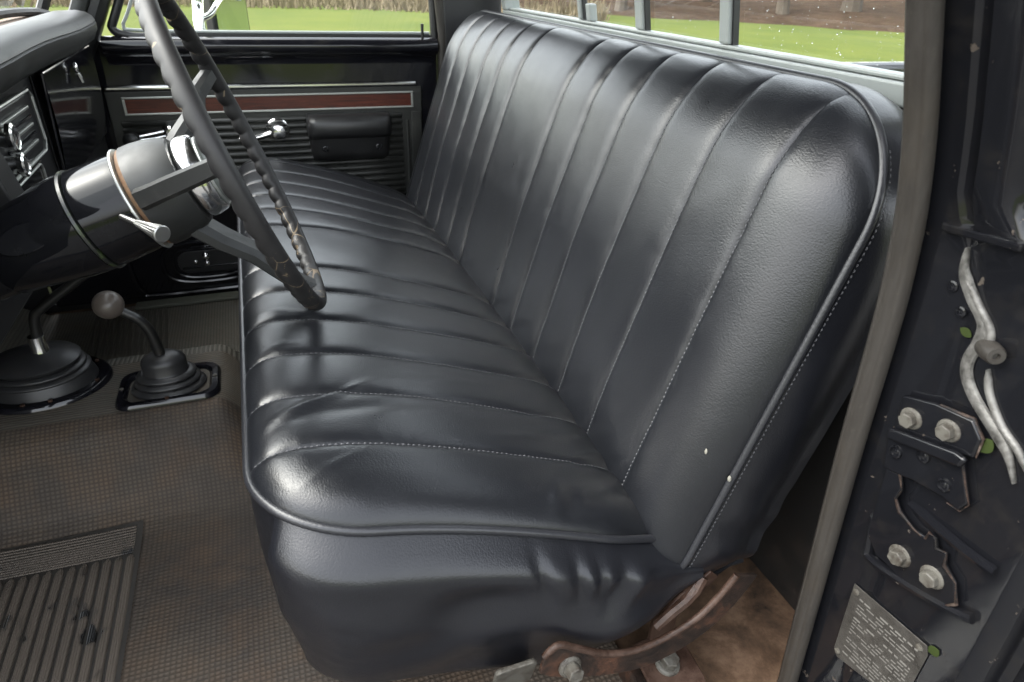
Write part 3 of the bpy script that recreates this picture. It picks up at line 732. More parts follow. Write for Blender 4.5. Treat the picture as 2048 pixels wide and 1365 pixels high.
# pale flecks on the backrest piping
for i, (y, u, s_) in enumerate(((.0075, .183, .0045), (.029, .205, .0042))):
    c = bpiped(y, u, .006) if i == 0 else bpoint(y, u)
    b_ = MB().ball(c + BN * .001, s_, 8, (.45, .6, 1.0) if i == 0 else (.3, .5, 1.0))
    b_.build('fleck', 'fleck', label=('bright white fleck stuck on the backrest piping' if i == 0 else 'pale fleck on the backrest leather just off the piping'), cat='fleck', group='flecks on the backrest')

# ================================================================== STEERING WHEEL AND COLUMN
W = V((-.4004, .480, .359)); SN = V((.9402, 0, .3406)); SA = V((0, 1, 0)); SB = V((-.3406, 0, .9402)); RW = .21
def sw(a, b_, s_): return W + SA * a + SB * b_ - SN * s_
wheel = empty('steering_wheel', W - SN * .16, 'worn black three-spoke steering wheel with cracked finger-grip rim', 'steering wheel')
rows = []; NT, NS = 660, 20
for i in range(NT):
    t = 2 * math.pi * i / NT; ctr = sw(RW * math.cos(t), RW * math.sin(t), 0); rd = SA * math.cos(t) + SB * math.sin(t); row = []
    for k in range(NS):
        q = 2 * math.pi * k / NS; cx, cy = math.cos(q), math.sin(q)   # cx along radius, cy towards driver
        g = max(0, -cy * .8 - cx * .45) ** 1.3
        rr = .0104 + .0042 * g * abs(math.cos(t * 28)) ** .7 * (1 if abs(math.cos(t)) > .15 or True else 0) - .001 * g
        row.append(ctr + rd * (cx * rr * .96) + SN * (cy * rr * 1.05))
    rows.append(row)
rows.append(rows[0]); b_ = MB(); b_.grid(rows, close=True, flip=True); b_.build('rim', 'rim_plastic', wheel, angle=60)
def spoke(th, w0, w1, r0=.050, s0=.105):
    c, s_ = math.cos(math.radians(th)), math.sin(math.radians(th)); rd = SA * c + SB * s_; tg = -SA * s_ + SB * c; rows = []
    P = [(r0, s0, w0, .011), (.085, s0 - .022, w0 * .92, .011), (.12, s0 - .048, (w0 + w1) / 2, .010), (.17, .030, w1, .009), (RW - .006, .004, w1 * .9, .008)]
    for r, s2, wd, th_ in P:
        ctr = W + rd * r - SN * s2; ax = (rd * .8 + SN * .45).normalized(); up = (SN - ax * SN.dot(ax)).normalized(); ch = .3
        rows.append([ctr + tg * (wd * a) + up * (th_ * e) for a, e in ((-1, -.6), (-1, .35), (-.62, 1), (.62, 1), (1, .35), (1, -.6), (.7, -1), (-.7, -1))])
    b_ = MB(); b_.grid(rows, close=True); b_.build('spoke', 'spoke_grey', wheel, angle=20)
spoke(167, .0135, .0110, .062, .118); spoke(24, .018, .013, .05, .09); spoke(-90, .034, .018, .048, .10)
def lathe_sn(prof, n=56): return MB().lathe(W, -SN, prof, n)
lathe_sn([(.072, .046), (.074, .0550), (.085, .0605), (.10, .0640), (.115, .0655), (.1275, .0652)]).build('hub', 'hub_grey', wheel)
lathe_sn([(.1277, .0648), (.131, .0635), (.134, .060)]).build('hub_rear_ring', 'hub_rusty', wheel)
cap = lathe_sn([(.034, .0005), (.036, .030), (.039, .040), (.043, .0445), (.046, .0452)]).build('horn_cap', 'cap_grey', wheel)
lathe_sn([(.0465, .0448), (.045, .0475), (.048, .0500), (.060, .0525), (.066, .0525), (.071, .049)]).build('chrome_ring', 'chrome', cap)
lathe_sn([(.042, .0425), (.0412, .0440), (.0426, .0452), (.0445, .0448)]).build('cap_bead', 'bright_trim', cap)

colm = empty('steering_column', W - SN * .6, 'glossy black steering column housing with turn signal stalk', 'steering column')
lathe_sn([(.1345, .060), (.1355, .0660), (.1375, .0668), (.139, .0655)]).build('collar_ring', 'bright_trim', colm)
lathe_sn([(.139, .0615), (.147, .0628), (.196, .0640), (.198, .062)]).build('upper_housing', 'column_paint', colm)
lathe_sn([(.1985, .060), (.199, .0655), (.2025, .0660), (.204, .064)]).build('housing_flange', 'grime', colm, label='greenish grimy flange of the column housing')
lathe_sn([(.2045, .0640), (.215, .0640), (.235, .0620), (.27, .0555), (.315, .0490), (.317, .0470), (.40, .0455), (.75, .044), (.80, .04)]).build('lower_housing', 'column_paint', colm)
# oval embossed cover on the housing
b_ = MB(); ctr = W - SN * .258; side = (-SA * .86 - SB * .10 + SB * .45).normalized(); tg = SN.cross(side).normalized()
for rr, e0, e1 in ((1.0, .045, .0585),):
    poly = [(.034 * math.cos(2 * math.pi * i / 36), .017 * math.sin(2 * math.pi * i / 36)) for i in range(36)]
    b_.prism(poly, lambda a, q, e: ctr + SN * a + tg * q + side * e, e0, e1)
b_.build('oval_cover', 'column_paint', colm, smooth=False, bevel=.0012)
st0, st1 = V((-.549, .424, .312)), V((-.497, .356, .307)); sdv = (st1 - st0)
stalk = MB().tube([st0 - sdv * .15, st0 + sdv * .55], .0038, 10).build('turn_signal_stalk', 'stalk_metal', colm)
b_ = MB(); L = sdv.length; u_, v_, d_ = frame(sdv); rows = []
for s_, r in ((.42, .0040), (.5, .0048), (.75, .0075), (.95, .0100), (.99, .0103), (1.0, .0090)):
    rows.append([st0 + sdv * s_ + (u_ * math.cos(2 * math.pi * k / 36) + v_ * math.sin(2 * math.pi * k / 36)) * (r * (1 - (.09 if k % 2 and s_ < .97 else 0))) for k in range(36)])
b_.grid(rows, close=True); b_.f.append(tuple(range(len(b_.v) - 36, len(b_.v)))); b_.build('stalk_grip', 'stalk_metal', stalk, angle=25)
b_ = MB(); b_.lathe(st0 - sdv * .05, -sdv, [(-.004, .006), (0, .0095), (.010, .0105)], 16); b_.build('stalk_socket', 'bolt_zinc', stalk)

# ================================================================== GEAR LEVERS
def torus_stack(c, prof, n=48, el=1.0):
    b_ = MB(); rows = [[(c[0] + r * math.cos(2 * math.pi * k / n), c[1] + r * el * math.sin(2 * math.pi * k / n), c[2] + z) for k in range(n)] for z, r in prof]
    b_.grid(rows, close=True); b_.f.append(tuple(range(len(b_.v) - n, len(b_.v)))); return b_
def bellows(steps):
    out = []
    for (z, r), (z2, r2) in zip(steps, steps[1:]):
        for k in range(7):
            t = k / 6; a = math.pi * t
            out.append((z + (z2 - z) * (t * .75 + .25 * t * t), r + (r2 - r) * t ** 3 + .0045 * math.sin(a)))
        out.append((z2 - .0008, r2 - .003))
    return out
def bezel(name, poly_o, poly_i, z, mat, parent, hgt=.012):
    n = len(poly_o); rows = []
    for t, e in ((0, 0), (.06, .6), (.22, 1), (.72, 1), (.9, .55), (1, .1)):
        rows.append([(a[0] + (c[0] - a[0]) * t, a[1] + (c[1] - a[1]) * t, z + hgt * e) for a, c in zip(poly_o, poly_i)])
    b_ = MB(); b_.grid(rows, close=True); return b_.build(name, mat, parent)
TZ = -.152
g1 = empty('gear_lever', (-.835, .862, TZ), 'tall bent black gear lever in a large round rubber boot', 'gear lever')
c1 = V((-.838, .865, TZ))
def circ(cx, cy, r, n=56, el=1): return [(cx + r * math.cos(2 * math.pi * k / n), cy + r * el * math.sin(2 * math.pi * k / n)) for k in range(n)]
bz = bezel('boot_ring', circ(c1.x, c1.y, .116, el=.86), circ(c1.x, c1.y, .086, el=.86), TZ, 'black_gloss', g1, .010)
for a in (-75, -20, 35, 200, 260): bolt('screw', (c1.x + .101 * math.cos(math.radians(a)), c1.y + .101 * .86 * math.sin(math.radians(a)), TZ + .008), (0, 0, 1), .0042, .005, 'rust_plate', bz, False)
bt = torus_stack((c1.x, c1.y, TZ), [(.004, .094), (.018, .090), (.030, .084)] + bellows([(.029, .084), (.040, .078), (.050, .073)]) + [(.051, .071), (.056, .076), (.059, .077), (.062, .074), (.070, .052), (.076, .034), (.079, .022)], el=.86)
for i, v in enumerate(bt.v):
    h_ = (v[2] - TZ) / .092; bt.v[i] = (v[0] - .004 * h_, v[1] - .0 * h_, v[2] + .10 * h_ * (v[1] - c1.y) * .3)
bt.build('boot', 'boot_rubber', g1, angle=50)
b_ = MB().tube(catmull([(-.826, .862, TZ + .075), (-.822, .862, TZ + .11), (-.815, .861, -.005), (-.800, .860, .012), (-.736, .858, .056), (-.685, .856, .092), (-.60, .853, .150), (-.555, .85, .175)], 6), lambda t: .0105 - .002 * t, 12); b_.build('lever', 'lever_black', g1)
MB().lathe((-.826, .862, TZ + .074), (.03, 0, 1), [(0, .017), (.012, .0145), (.034, .0135)], 16).build('lever_sleeve', 'chrome', g1)

g2 = empty('transfer_lever', (-.612, .785, TZ), 'short curved lever with a round grey-brown knob in a small square-based boot', 'gear lever')
c2 = V((-.612, .785, TZ))
po = rrect(c2.x - .092, c2.y - .066, c2.x + .092, c2.y + .066, .030, 8); pi_ = rrect(c2.x - .072, c2.y - .048, c2.x + .072, c2.y + .048, .024, 8)
bz = bezel('bezel', po, pi_, TZ, 'black_gloss', g2, .010)
b_ = MB().prism(pi_, lambda a, c, e: V((a, c, e)), TZ - .002, TZ + .003); b_.build('base_plate', 'mat_lines', g2, smooth=False)
for sx, sy in ((-.083, 0), (.083, 0), (0, -.057), (0, .057)): bolt('screw', (c2.x + sx, c2.y + sy, TZ + .0085), (0, 0, 1), .0042, .004, 'rust_plate' if sy else 'bolt_zinc', bz, False)
torus_stack((c2.x, c2.y, TZ), bellows([(.002, .064), (.016, .056), (.028, .050), (.040, .044)]) + [(.042, .039), (.060, .040), (.068, .037), (.075, .026), (.078, .016)], el=.80).build('boot', 'boot_rubber', g2, angle=50)
b_ = MB().tube(catmull([(-.614, .784, TZ + .06), (-.616, .783, -.053), (-.622, .782, -.020), (-.634, .781, .003), (-.650, .780, .018), (-.668, .779, .034)], 7), lambda t: .0105 - .0025 * t, 12); b_.build('lever', 'lever_black', g2)
MB().ball((-.673, .778, .040), .0255, 32).build('knob', 'knob_grey', g2)

# ================================================================== PASSENGER DOOR
DY = 1.53
door = empty('passenger_door', (-.28, DY, -.28), 'closed black passenger door with wood-grain strip, armrest and ribbed vinyl panel', 'door')
def dbox(name, mat, x0, x1, z0, z1, p0, p1, parent=door, bevel=.002, **k):
    return MB().box((x0, DY - p1, z0), (x1, DY - p0, z1)).build(name, mat, parent, smooth=False, bevel=bevel, **k)
dbox('door_shell', 'black_gloss', -.98, .135, -.285, .398, -.06, 0, bevel=.004)
# rolled ledge below the glass
b_ = MB(); prof = [(.0, .412), (-.010, .411), (-.020, .406), (-.027, .397), (-.028, .386), (-.022, .376), (-.010, .368), (0.0, .352), (.001, .345)]
b_.grid([[(x, DY + a - .001, z) for a, z in prof] for x in (-.70, -.4, -.1, .132)]); b_.build('window_ledge', 'black_gloss', door)
dbox('window_channel', 'black_satin', -.66, .132, .399, .418, -.03, -.008)
tr = dbox('chrome_strip', 'chrome', -.725, .072, .286, .298, .001, .010, bevel=.004)
vp = dbox('vinyl_panel', 'door_vinyl', -.725, .085, -.03, .2845, .001, .005, bevel=.002)
ws = dbox('wood_strip', 'wood_grain', -.683, .053, .2315, .2660, .0055, .0075, bevel=0)
dbox('strip_border', 'bright_trim', -.690, .060, .2660, .2715, .0055, .0105, ws, .0015); dbox('strip_border', 'bright_trim', -.690, .060, .2260, .2315, .0055, .0105, ws, .0015)
dbox('strip_border', 'bright_trim', -.690, -.6832, .2316, .2659, .0055, .0105, ws, .0015); dbox('strip_border', 'bright_trim', .0532, .060, .2316, .2659, .0055, .0105, ws, .0015)
rib_me = None
for k in range(13):
    z = .205 - k * .0182
    if rib_me is None:
        rows = [[(x, DY - .0045 - e, dz) for e, dz in ((0, .0082), (.004, .0066), (.0068, .002), (.0068, -.003), (.004, -.007), (0, -.0085))] for x in (-.705, -.70, -.4, -.1, .022, .027)]
        rows[0] = [(x, DY - .004, z2 * .6) for x, y, z2 in rows[0]]; rows[-1] = [(x, DY - .004, z2 * .6) for x, y, z2 in rows[-1]]
        o = MB().grid(rows, flip=True).build('rib', 'door_vinyl', vp, angle=60); rib_me = o.data
    else:
        o = bpy.data.objects.new('rib', rib_me); col.objects.link(o); adopt(o, vp)
    o.location.z = z
MB().tube([(.040, DY - .006, .19), (.040, DY - .006, 0.0), (.035, DY - .006, -.015)], .005, 8).build('panel_piping', 'door_vinyl', vp)
dbox('rear_flange', 'door_vinyl', .052, .083, -.028, .215, .0052, .009, vp)
# armrest
b_ = MB(); rows = []
for z, p, ix in ((.216, .004, .006), (.218, .030, .003), (.213, .058, .002), (.200, .068, .0), (.170, .066, .0), (.158, .060, .002), (.155, .050, .004), (.115, .046, .006), (.096, .040, .010), (.088, .026, .016), (.086, .004, .02)):
    x0, x1 = -.248 + ix, -.014 - ix; r = min(.022, p * .8)
    rows.append([(x0, DY - .004, z), (x0, DY - p + r, z), (x0 + r * .3, DY - p + r * .3, z), (x0 + r, DY - p, z), (x1 - r, DY - p, z), (x1 - r * .3, DY - p + r * .3, z), (x1, DY - p + r, z), (x1, DY - .004, z)])
b_.grid(rows, flip=True); ar = b_.build('armrest', 'black_vinyl', door, angle=50)
for x in (-.205, -.055): MB().lathe((x, DY - .045, .128), (0, -1, .1), [(0, .009), (.003, .009), (.004, .0055), (.0005, .005), (.002, .0015)], 16).build('screw_well', 'black_gloss', ar)
# inside handle
h = MB().lathe((-.325, DY - .006, .178), (0, -1, 0), [(0, .030), (.006, .031), (.010, .026), (.022, .022), (.034, .0205), (.040, .018), (.043, .010), (.0435, .001)], 32).build('door_handle', 'chrome', door)
MB().tube(catmull([(-.335, DY - .030, .176), (-.365, DY - .032, .168), (-.40, DY - .036, .162), (-.425, DY - .030, .160)], 5), lambda t: .0095 - .002 * t, 10, up=(0, 1, 0)).build('handle_lever', 'chrome', h)
# window crank
h = MB().lathe((-.590, DY - .006, .188), (0, -1, 0), [(0, .022), (.008, .022), (.020, .0165), (.034, .0155), (.040, .010), (.041, .001)], 28).build('window_crank', 'chrome', door)
for e in (-.006, .006): MB().tube([(-.592, DY - .034, .186 + e), (-.63, DY - .040, .180 + e), (-.665, DY - .044, .176 + e * .8)], .0042, 8).build('crank_arm', 'chrome', h)
MB().lathe((-.678, DY - .036, .176), (-.12, -1, 0), [(0, .012), (.006, .017), (.020, .020), (.034, .019), (.040, .012), (.041, .001)], 24).build('crank_knob', 'black_vinyl', h)
# lock plunger
MB().tube([(.092, DY - .012, .395), (.092, DY - .012, .447)], lambda t: .0038 if t < .1 else .0042, 10).build('lock_plunger', 'lever_black', door)
# lower metal panel with an oval pocket, bright fasteners and kick strip
b_ = MB(); ctr = (-.565, -.190)
for rr, e in ((1.0, .010), (.78, .008)):
    b_.tube([(ctr[0] + .125 * rr * math.copysign(abs(math.cos(t)) ** .7, math.cos(t)), DY - .002, ctr[1] + .062 * rr * math.copysign(abs(math.sin(t)) ** .7, math.sin(t))) for t in [2 * math.pi * i / 48 for i in range(48)]], .006 * rr, 8, closed=True)
pk = b_.build('oval_pocket', 'black_gloss', door)
b_ = MB().prism(rrect(-.65, -.222, -.47, -.155, .03), lambda a, c, e: V((a, DY - e, c)), .001, .004); b_.build('pocket_plate', 'black_satin', pk, smooth=False, bevel=.002)
MB().ball((-.572, DY - .010, -.170), .0125, 16).build('fastener', 'chrome', pk); MB().ball((-.572, DY - .010, -.192), .009, 16).build('fastener', 'chrome', pk); MB().ball((-.602, DY - .008, -.186), .0075, 12).build('fastener', 'chrome', pk)
MB().tube([(-.64, DY - .003, -.150), (-.44, DY - .003, -.147)], .004, 8).build('pocket_bead', 'black_gloss', pk); MB().tube([(-.64, DY - .003, -.205), (-.44, DY - .003, -.203)], .0035, 8).build('pocket_bead', 'black_gloss', pk)
MB().tube(catmull([(-.775, DY - .004, -.10), (-.772, DY - .004, -.22), (-.755, DY - .004, -.266), (-.72, DY - .004, -.279), (-.45, DY - .004, -.279), (-.1, DY - .004, -.279)], 6), .007, 8).build('kick_edge', 'black_gloss', door)
plate('sill_strip', 'riser_olive', (-.78, DY - .055, -.2995), (.1, DY - .012, -.289), bevel=.003)
# window frame and glass
fr = MB().tube(catmull([(raked(-.70, 1.0), DY + .005, 1.0), (raked(-.69, .7), DY + .005, .7), (raked(-.69, .47), DY + .005, .47), (-.672, DY + .005, .427), (-.64, DY + .005, .412), (-.58, DY + .005, .410)], 6), .010, 10)
fr.build('window_frame', 'black_satin', door)
MB().tube(catmull([(raked(-.68, 1.0), DY + .012, 1.0), (raked(-.67, .7), DY + .012, .7), (raked(-.665, .48), DY + .012, .48), (-.648, DY + .012, .434), (-.62, DY + .012, .424), (-.40, DY + .012, .4215), (.118, DY + .012, .4215)], 6), .004, 8).build('frame_lip', 'alu_frame', door)
MB().tube([(.132, DY + .005, .39), (.128, DY + .005, .5), (.10, DY + .005, .75), (.075, DY + .005, 1.0)], .012, 10).build('window_frame', 'black_satin', door)
MB().add([(-.66, DY + .022, .40), (.125, DY + .022, .40), (.08, DY + .022, 1.0), (raked(-.68, 1.0), DY + .022, 1.0)], [(0, 1, 2, 3)]).build('glass', 'pane_glass', door, smooth=False)

# side mirror outside the passenger window
mr = empty('side_mirror', (-.45, 1.85, .36), 'tall side mirror with green reflection outside the passenger window', 'mirror')
MC = V((-.405, 2.0, .47)); mu = V((.62, .78, 0)).normalized(); mn = V((.78, -.62, .0)).normalized()
hw = .083
po = rrect(-hw, -.108, hw, .14, .022, 6)
b_ = MB().prism(po, lambda a, c, e: MC + mu * a + V((0, 0, c)) + mn * e, -.030, .004); hd = b_.build('mirror_shell', 'mirror_shell', mr, smooth=False, bevel=.006)
pi_ = rrect(-hw + .011, -.098, hw - .011, .13, .018, 6)
b_ = MB().prism(pi_, lambda a, c, e: MC + mu * a + V((0, 0, c)) + mn * e, .0045, .0075); b_.build('mirror_glass', 'mirror', hd, smooth=False)
MB().lathe(MC + mu * .045 + V((0, 0, .030)) + mn * .0085, mn, [(0, .030), (.004, .030), (.007, .024), (.0095, .010), (.010, .001)], 28).build('spot_mirror', 'mirror', hd)
MB().tube(catmull([(-.47, 1.75, .72), (-.475, 1.80, .60), (-.485, 1.84, .48), (-.49, 1.80, .425), (-.485, 1.72, .405), (-.48, 1.62, .40)], 6), .016, 12).build('mirror_arm', 'chrome', mr)
MB().tube(catmull([(-.49, 1.82, .43), (-.455, 1.83, .445), (-.43, 1.86, .475), (-.40, 1.95, .50)], 6), .009, 10).build('mirror_brace', 'chrome', mr)

# ================================================================== DASHBOARD
dash = empty('dashboard', (-.80, .95, .18), 'black padded dashboard with glossy glove box lid and radio controls', 'dashboard')
prof = [(-.79, .420), (-.784, .452), (-.776, .466), (-.75, .475), (-.715, .478), (-.695, .474), (-.684, .466), (-.679, .4555), (-.681, .4535), (-.678, .451), (-.679, .436), (-.687, .421), (-.702, .411), (-.72, .408), (-.79, .40)]
rows = []
for y in [.10, .3, .5, .7, .8, .9, 1.0, 1.1, 1.2, 1.3, 1.36, 1.41, 1.45, 1.475, 1.488, 1.493]:
    k = 1 - sstep(1.38, 1.50, y) * .6; wv = .003 * math.sin(y * 9)
    rows.append([(-.78 + (x + .78) * (1 if x < -.78 else .45 + .55 * k + 0 * k), y, .440 + (z - .440) * k + wv * (x > -.75)) for x, z in prof])
b_ = MB(); b_.grid(rows, flip=False); b_.f.append(tuple(len(b_.v) - len(prof) + k for k in range(len(prof)))); b_.build('dash_pad', 'dash_pad', dash, angle=50)
b_ = MB(); b_.grid([[(x, y, z) for y in (.1, .5, 1.0, 1.3, 1.47)] for x, z in ((-.779, .455), (-.80, .463), (-.83, .462), (-.90, .44))]); b_.build('dash_top', 'brown_cowl', dash, angle=180, label='faded brown dash top behind the pad')
MB().tube(catmull([(-.818, .3, .470), (-.822, .8, .474), (-.815, 1.2, .476), (-.800, 1.40, .470), (-.786, 1.47, .462)], 6), .0085, 8).build('windscreen_gasket', 'boot_rubber', dash)
MB().box((-.80, .10, .12), (-.742, 1.50, .4075)).build('dash_face', 'black_satin', dash, smooth=False, bevel=.006)
gb = MB().add([], [])
rows = []
for i in range(13):
    z = .395 - .20 * i / 12; bow = .006 * math.sin(math.pi * i / 12)
    rows.append([(-.722 + bow - .012 * (i / 12), y, z) for y in (1.005, 1.1, 1.2, 1.3, 1.4, 1.485)])
b_ = MB(); b_.grid(rows, flip=False); gl = b_.build('glove_box_lid', 'black_gloss', dash, angle=180)
MB().tube([(-.722, 1.003, .396), (-.722, 1.487, .396)], .003, 8).build('lid_edge', 'black_gloss', gl); MB().tube([(-.722, 1.003, .396), (-.728, 1.003, .30), (-.735, 1.003, .196)], .003, 8).build('lid_edge', 'black_gloss', gl)
MB().box((-.7405, 1.0, .19), (-.7385, 1.49, .40)).build('lid_back', 'black_satin', gl, smooth=False)
MB().ball((-.713, 1.235, .376), .008, 14, (.6, .7, 1.5)).build('lid_latch', 'chrome', gl); MB().tube([(-.712, 1.235, .366), (-.708, 1.237, .348)], .0045, 8).build('lid_latch_tab', 'chrome', gl)
# radio and heater controls
rd = MB().box((-.741, .60, .30), (-.722, .87, .385)).build('radio', 'black_satin', dash, smooth=False, bevel=.004)
for k in range(5): MB().box((-.7215, .70, .312 + k * .013), (-.7165, .85, .3175 + k * .013)).build('radio_button', 'black_gloss' if k % 2 else 'bright_trim', rd, smooth=False, bevel=.0015)
for y, z, r in ((.665, .357, .020), (.672, .318, .017)):
    MB().lathe((-.722, y, z), (1, 0, 0), [(0, r * .7), (.018, r * .75), (.020, r), (.026, r), (.028, r * .8), (.0265, r * .7), (.0265, .001)], 28).build('radio_knob', 'chrome', rd)
MB().tube([(-.715, .62, .3905), (-.715, .86, .3905), (-.715, .875, .38), (-.715, .876, .31), (-.715, .86, .2955), (-.715, .62, .2955)], .003, 8).build('radio_bezel', 'bright_trim', rd)
ht = MB().box((-.741, .60, .225), (-.724, .86, .286)).build('heater_panel', 'black_gloss', dash, smooth=False, bevel=.006)
MB().tube([(a, y, z) for a, y, z in [(-.7225, p[0], p[1]) for p in rrect(.625, .232, .845, .279, .012, 4)]], .0022, 6, closed=True).build('heater_bezel', 'bright_trim', ht)
at_ = MB().box((-.741, .60, .165), (-.726, .78, .216)).build('ash_tray', 'silver_panel', dash, smooth=False, bevel=.003)
MB().box((-.7255, .625, .175), (-.715, .645, .188)).build('ash_tray_pull', 'silver_panel', at_, smooth=False, bevel=.002)
MB().lathe((-.74, .805, .188), (1, 0, 0), [(0, .012), (.020, .013), (.024, .018), (.034, .018), (.037, .012), (.0375, .001)], 20).build('heater_knob', 'cap_grey', dash)
MB().lathe((-.742, .555, .235), (1, 0, 0), [(0, .030), (.010, .032), (.030, .026), (.046, .018), (.050, .008), (.0505, .001)], 28).build('light_knob', 'chrome', dash)
# edge of the instrument housing
MB().prism([(-.76, .40), (-.70, .385), (-.683, .30), (-.69, .20), (-.74, .17)], lambda a, c, e: V((a, e, c)), .535, .590).build('cluster_side', 'black_satin', dash, smooth=False, bevel=.003)
plate('under_dash', 'cab_dark', (-.98, .6, .05), (-.80, 1.5, .12), dash)

# ================================================================== DOOR PILLAR (driver side, rear of the opening)
XS = [(-.45, .234), (-.28, .215), (.17, .165), (.30, .155), (.37, .146), (.45, .127), (.575, .075), (.75, .0), (.95, -.09)]
def xs(z): return sum(interp(z + d, XS) for d in (-.05, -.025, 0, .025, .05)) / 5
def J(y, z, off=0): return V((xs(z) + .017 - off, y, z))
pil = empty('door_pillar', (.22, -.12, -.35), 'black door pillar with latch striker, bolts, data plate and worn edges', 'door pillar')
zs = [-.42 + .02 * i for i in range(69)]
def prof_at(z):
    up = sstep(.36, .44, z)
    e1 = -.115 + .033 * up; e2 = -.24 + .115 * up
    return [(-.035, .030), (-.06, .004), (-.075, .0), (e1, 0.0), (e1 - .006, -.002 + .004 * up), (e1 - .012, -.008 * up), (e1 - .018, 0), (e2 + .01, 0), (e2, -.001), (e2 - .008, -.008), (e2 - .010, -.03), (e2 - .018, -.034), (e2 - .025, -.030), (e2 - .04, -.034), (e2 - .16, -.034)]
b_ = MB(); b_.grid([[V((xs(z) + .017 - (o if i else -.06), y, z)) for i, (y, o) in enumerate(prof_at(z))] for z in zs], flip=True); b_.build('jamb_panel', 'jamb_paint', pil, angle=50)
# rubber door seal down the inner edge
rows = []
for z in zs:
    c = V((xs(z) + .010, -.060, z)); rows.append([c + V((a * .0100 - .008, q * .0100 + .002, 0)) for a, q in ((.9, .9), (.1, 1.1), (-.7, .9), (-.98, .5), (-.90, .34), (-1.02, .1), (-.98, -.3), (-.86, -.62), (-.70, -.80), (-.74, -.95), (-.5, -1.22), (-.1, -1.42), (.35, -1.45), (.7, -1.2), (.9, -.3))])
b_ = MB(); b_.grid(rows, flip=False, close=True); b_.build('door_seal', 'seal_rubber', pil, angle=60)
jz = .405; MB().prism([(-.082, jz), (-.150, jz + .006), (-.150, jz + .013), (-.082, jz + .008)], lambda a, c, e: J(a, c, e), -.004, .007).build('drip_ledge', 'jamb_paint', pil, smooth=False, bevel=.002)
# striker: upper plate with fold, lower plate with hook, bolts and eyelets
def jplate(name, poly, d0, d1, mat, parent, bevel=.0020): return MB().prism(poly, lambda a, c, e: J(a, c, e), d0, d1).build(name, mat, parent, smooth=True, angle=30, bevel=bevel, seg=3)
sk = jplate('striker', [(-.092, .240), (-.125, .252), (-.160, .258), (-.172, .245), (-.172, .225), (-.095, .197)], .003, .010, 'jamb_paint', pil)
jplate('striker_fold', [(-.093, .203), (-.160, .224), (-.171, .223), (-.168, .212), (-.095, .190)], .010, .017, 'jamb_paint', sk, .003)
jplate('striker_tongue', [(-.090, .190), (-.165, .213), (-.182, .178), (-.176, .164), (-.160, .166), (-.128, .160), (-.115, .155), (-.095, .150)], .003, .008, 'jamb_paint', sk)
hook = [(-.098, .152), (-.115, .156), (-.121, .140), (-.118, .126), (-.126, .116), (-.145, .108), (-.158, .110), (-.160, .120), (-.168, .118), (-.172, .108), (-.181, .112), (-.184, .098), (-.198, .088), (-.206, .066), (-.196, .050), (-.176, .046), (-.150, .038), (-.116, .040), (-.100, .055)]
jplate('striker_hook', hook, .002, .007, 'jamb_paint', sk)
for pts in ([(-.115, .156), (-.1215, .140), (-.118, .126), (-.126, .116), (-.145, .108), (-.154, .107)], [(-.158, .110), (-.160, .120), (-.168, .118), (-.172, .108), (-.181, .112), (-.184, .098), (-.198, .088), (-.206, .066), (-.196, .050)], [(-.165, .213), (-.174, .195), (-.182, .178), (-.178, .165), (-.165, .165)], [(-.128, .253), (-.160, .259), (-.172, .246), (-.173, .226)]):
    MB().tube([J(a + random.uniform(-.001, .001), c + random.uniform(-.001, .001), .0072) for a, c in pts], lambda t: .0013 + .0007 * math.sin(t * 23), 6).build('worn_edge', 'edge_wear', sk)
for a, c, r, o in ((-.109, .224, .0078, .010), (-.145, .236, .0078, .010), (-.142, .066, .0088, .007), (-.178, .074, .0088, .007)): bolt('bolt', J(a, c, o), (-1, -.10, -.05), r, .010, 'bolt_zinc', sk, True, random.random())
for a, c in ((-.104, .178), (-.131, .194), (-.157, .180)): MB().lathe(J(a, c, .0082), (-1, 0, 0), [(0, .0068), (.002, .0066), (.0025, .0052), (-.001, .0040), (.0008, .0015)], 16).build('eyelet', 'jamb_paint', sk)
# pressed rim under the striker
rimp = catmull([J(-.100, .080, .001), J(-.104, .040, .002), J(-.112, .027, .004), (J(-.160, .038, .004)), J(-.205, .055, .004), J(-.222, .063, .003)], 6)
MB().tube(rimp, .0058, 8).build('pressed_rim', 'jamb_paint', pil)
MB().tube(catmull([J(-.130, .128, -.001), J(-.165, .128, .002), J(-.195, .128, .003), J(-.222, .130, .003)], 5), .0055, 8).build('pressed_rim', 'jamb_paint', pil)
# pale weathered sealer strips and the rubber buffer
for k, pts in enumerate(([(-.106, .398), (-.108, .378), (-.121, .358), (-.136, .341), (-.137, .322), (-.134, .305), (-.137, .29), (-.150, .274), (-.172, .258), (-.190, .244), (-.205, .222)], [(-.112, .372), (-.128, .354), (-.143, .338), (-.146, .322)], [(-.152, .305), (-.160, .285), (-.178, .264), (-.196, .252), (-.214, .235)])):
    pth = catmull([J(a, c, .0015) for a, c in pts], 6)
    MB().tube(pth, lambda t: (.0056 if k == 0 else .0034) * min(1, .2 + 6 * t, .2 + 6 * (1 - t)), 10, ry=.0034, up=(-1, 0, 0)).build('worn_strip', 'sealer', pil)
b_ = MB().lathe(J(-.142, .322, 0), (-.55, -.82, .1), [(0, .0080), (.010, .0088), (.019, .0082), (.022, .0068), (.0222, .0030), (.019, .0027), (.019, .0008)], 24); b_.build('rubber_buffer', 'seal_rubber', pil)
for a, c in ((-.101, .360), (-.114, .341)): MB().lathe(J(a, c, 0), (-1, 0, 0), [(0, .0055), (.0015, .005), (.002, .0035), (-.001, .002)], 12).build('rivet', 'jamb_paint', pil)
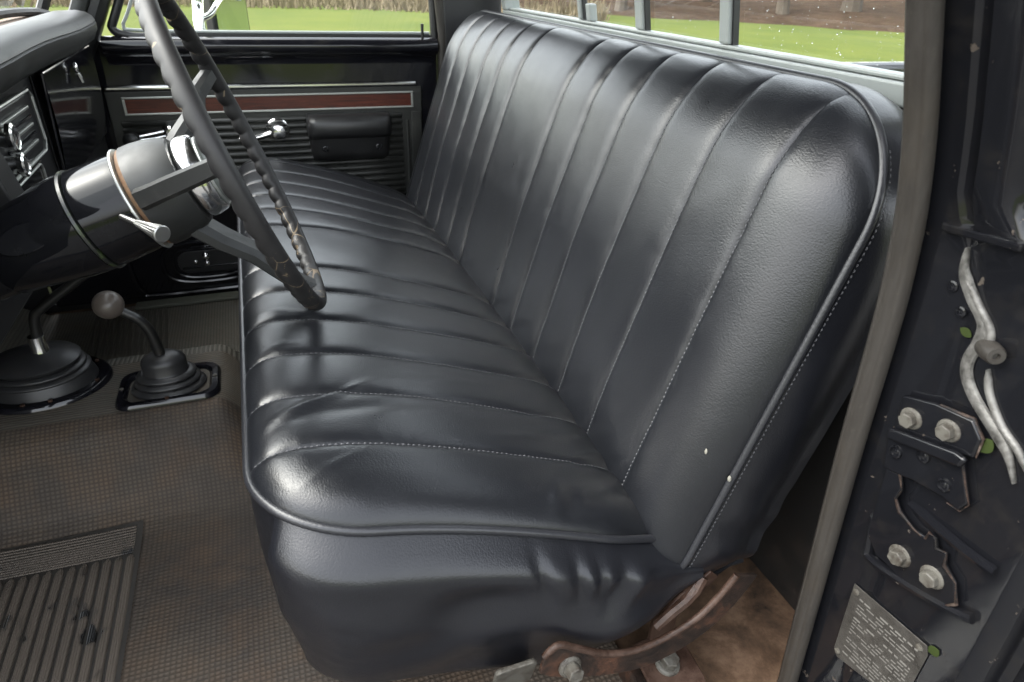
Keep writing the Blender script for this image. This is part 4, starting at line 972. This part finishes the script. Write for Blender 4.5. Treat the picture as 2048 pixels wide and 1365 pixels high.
# data plate
pcx = [(-.101, -.029), (-.196, -.017), (-.200, -.028), (-.196, -.125), (-.183, -.135), (-.108, -.163), (-.101, -.155)]
dp = jplate('data_plate', pcx, .0012, .0026, 'data_plate', pil, .0006)
for a, c in ((-.107, -.037), (-.190, -.027), (-.107, -.152), (-.188, -.122)): MB().lathe(J(a, c, .0026), (-1, 0, 0), [(0, .0042), (.0015, .0038), (.0022, .002), (.0023, .0005)], 12).build('plate_rivet', 'bolt_zinc', dp)
b_ = MB(); rr = random.Random(3)
for k in range(19):
    c0 = -.043 - k * .0056; a = -.113 - (0 if k % 5 else .0)
    while a > -.188:
        L = rr.uniform(.003, .012); a2 = max(a - L, -.190); sl_ = .126
        cA, cB = c0 - sl_ * (a + .10) * .9, c0 - sl_ * (a2 + .10) * .9; hh = .0011 if k % 6 else .0017
        if rr.random() < .82 and not (k in (5, 12)): b_.add([J(a, cA, .00275), J(a2, cB, .00275), J(a2, cB - hh * 1.6, .00275), J(a, cA - hh * 1.6, .00275)], [(0, 1, 2, 3)])
        a = a2 - rr.uniform(.0012, .003)
b_.build('plate_print', 'print_grey', dp, smooth=False, kind='stuff')
# bits of leaf lying on the pillar
def leafbit(a, c, off, L, rot, mat, label):
    b_ = MB(); p = []
    for i in range(9):
        t = i / 8; wd = .36 * L * math.sin(math.pi * t) ** .8
        x, y = (t - .5) * L, wd; p.append((x, y))
    cr, sr = math.cos(rot), math.sin(rot); up = [(x * cr - y * sr, x * sr + y * cr) for x, y in p]; dn = [(x * cr + y * sr, x * sr - y * cr) for x, y in p][::-1]
    b_.prism(up + dn[1:-1], lambda x, y, e: J(a + x, c + y, off + e + .06 * abs(x)), 0, .0007)
    b_.build('leaf_bit', mat, smooth=False, label=label, cat='leaf', group='leaf bits on the door pillar')
leafbit(-.124, .326, .0005, .012, .3, 'leaf_green', 'small green leaf bit below the two rivets on the pillar')
leafbit(-.203, -.016, .001, .016, -1.0, 'leaf_green', 'green leaf bit beside the upper corner of the data plate')
leafbit(-.175, .240, .004, .018, 1.9, 'leaf_green', 'large bright green leaf bit behind the upper striker plate')
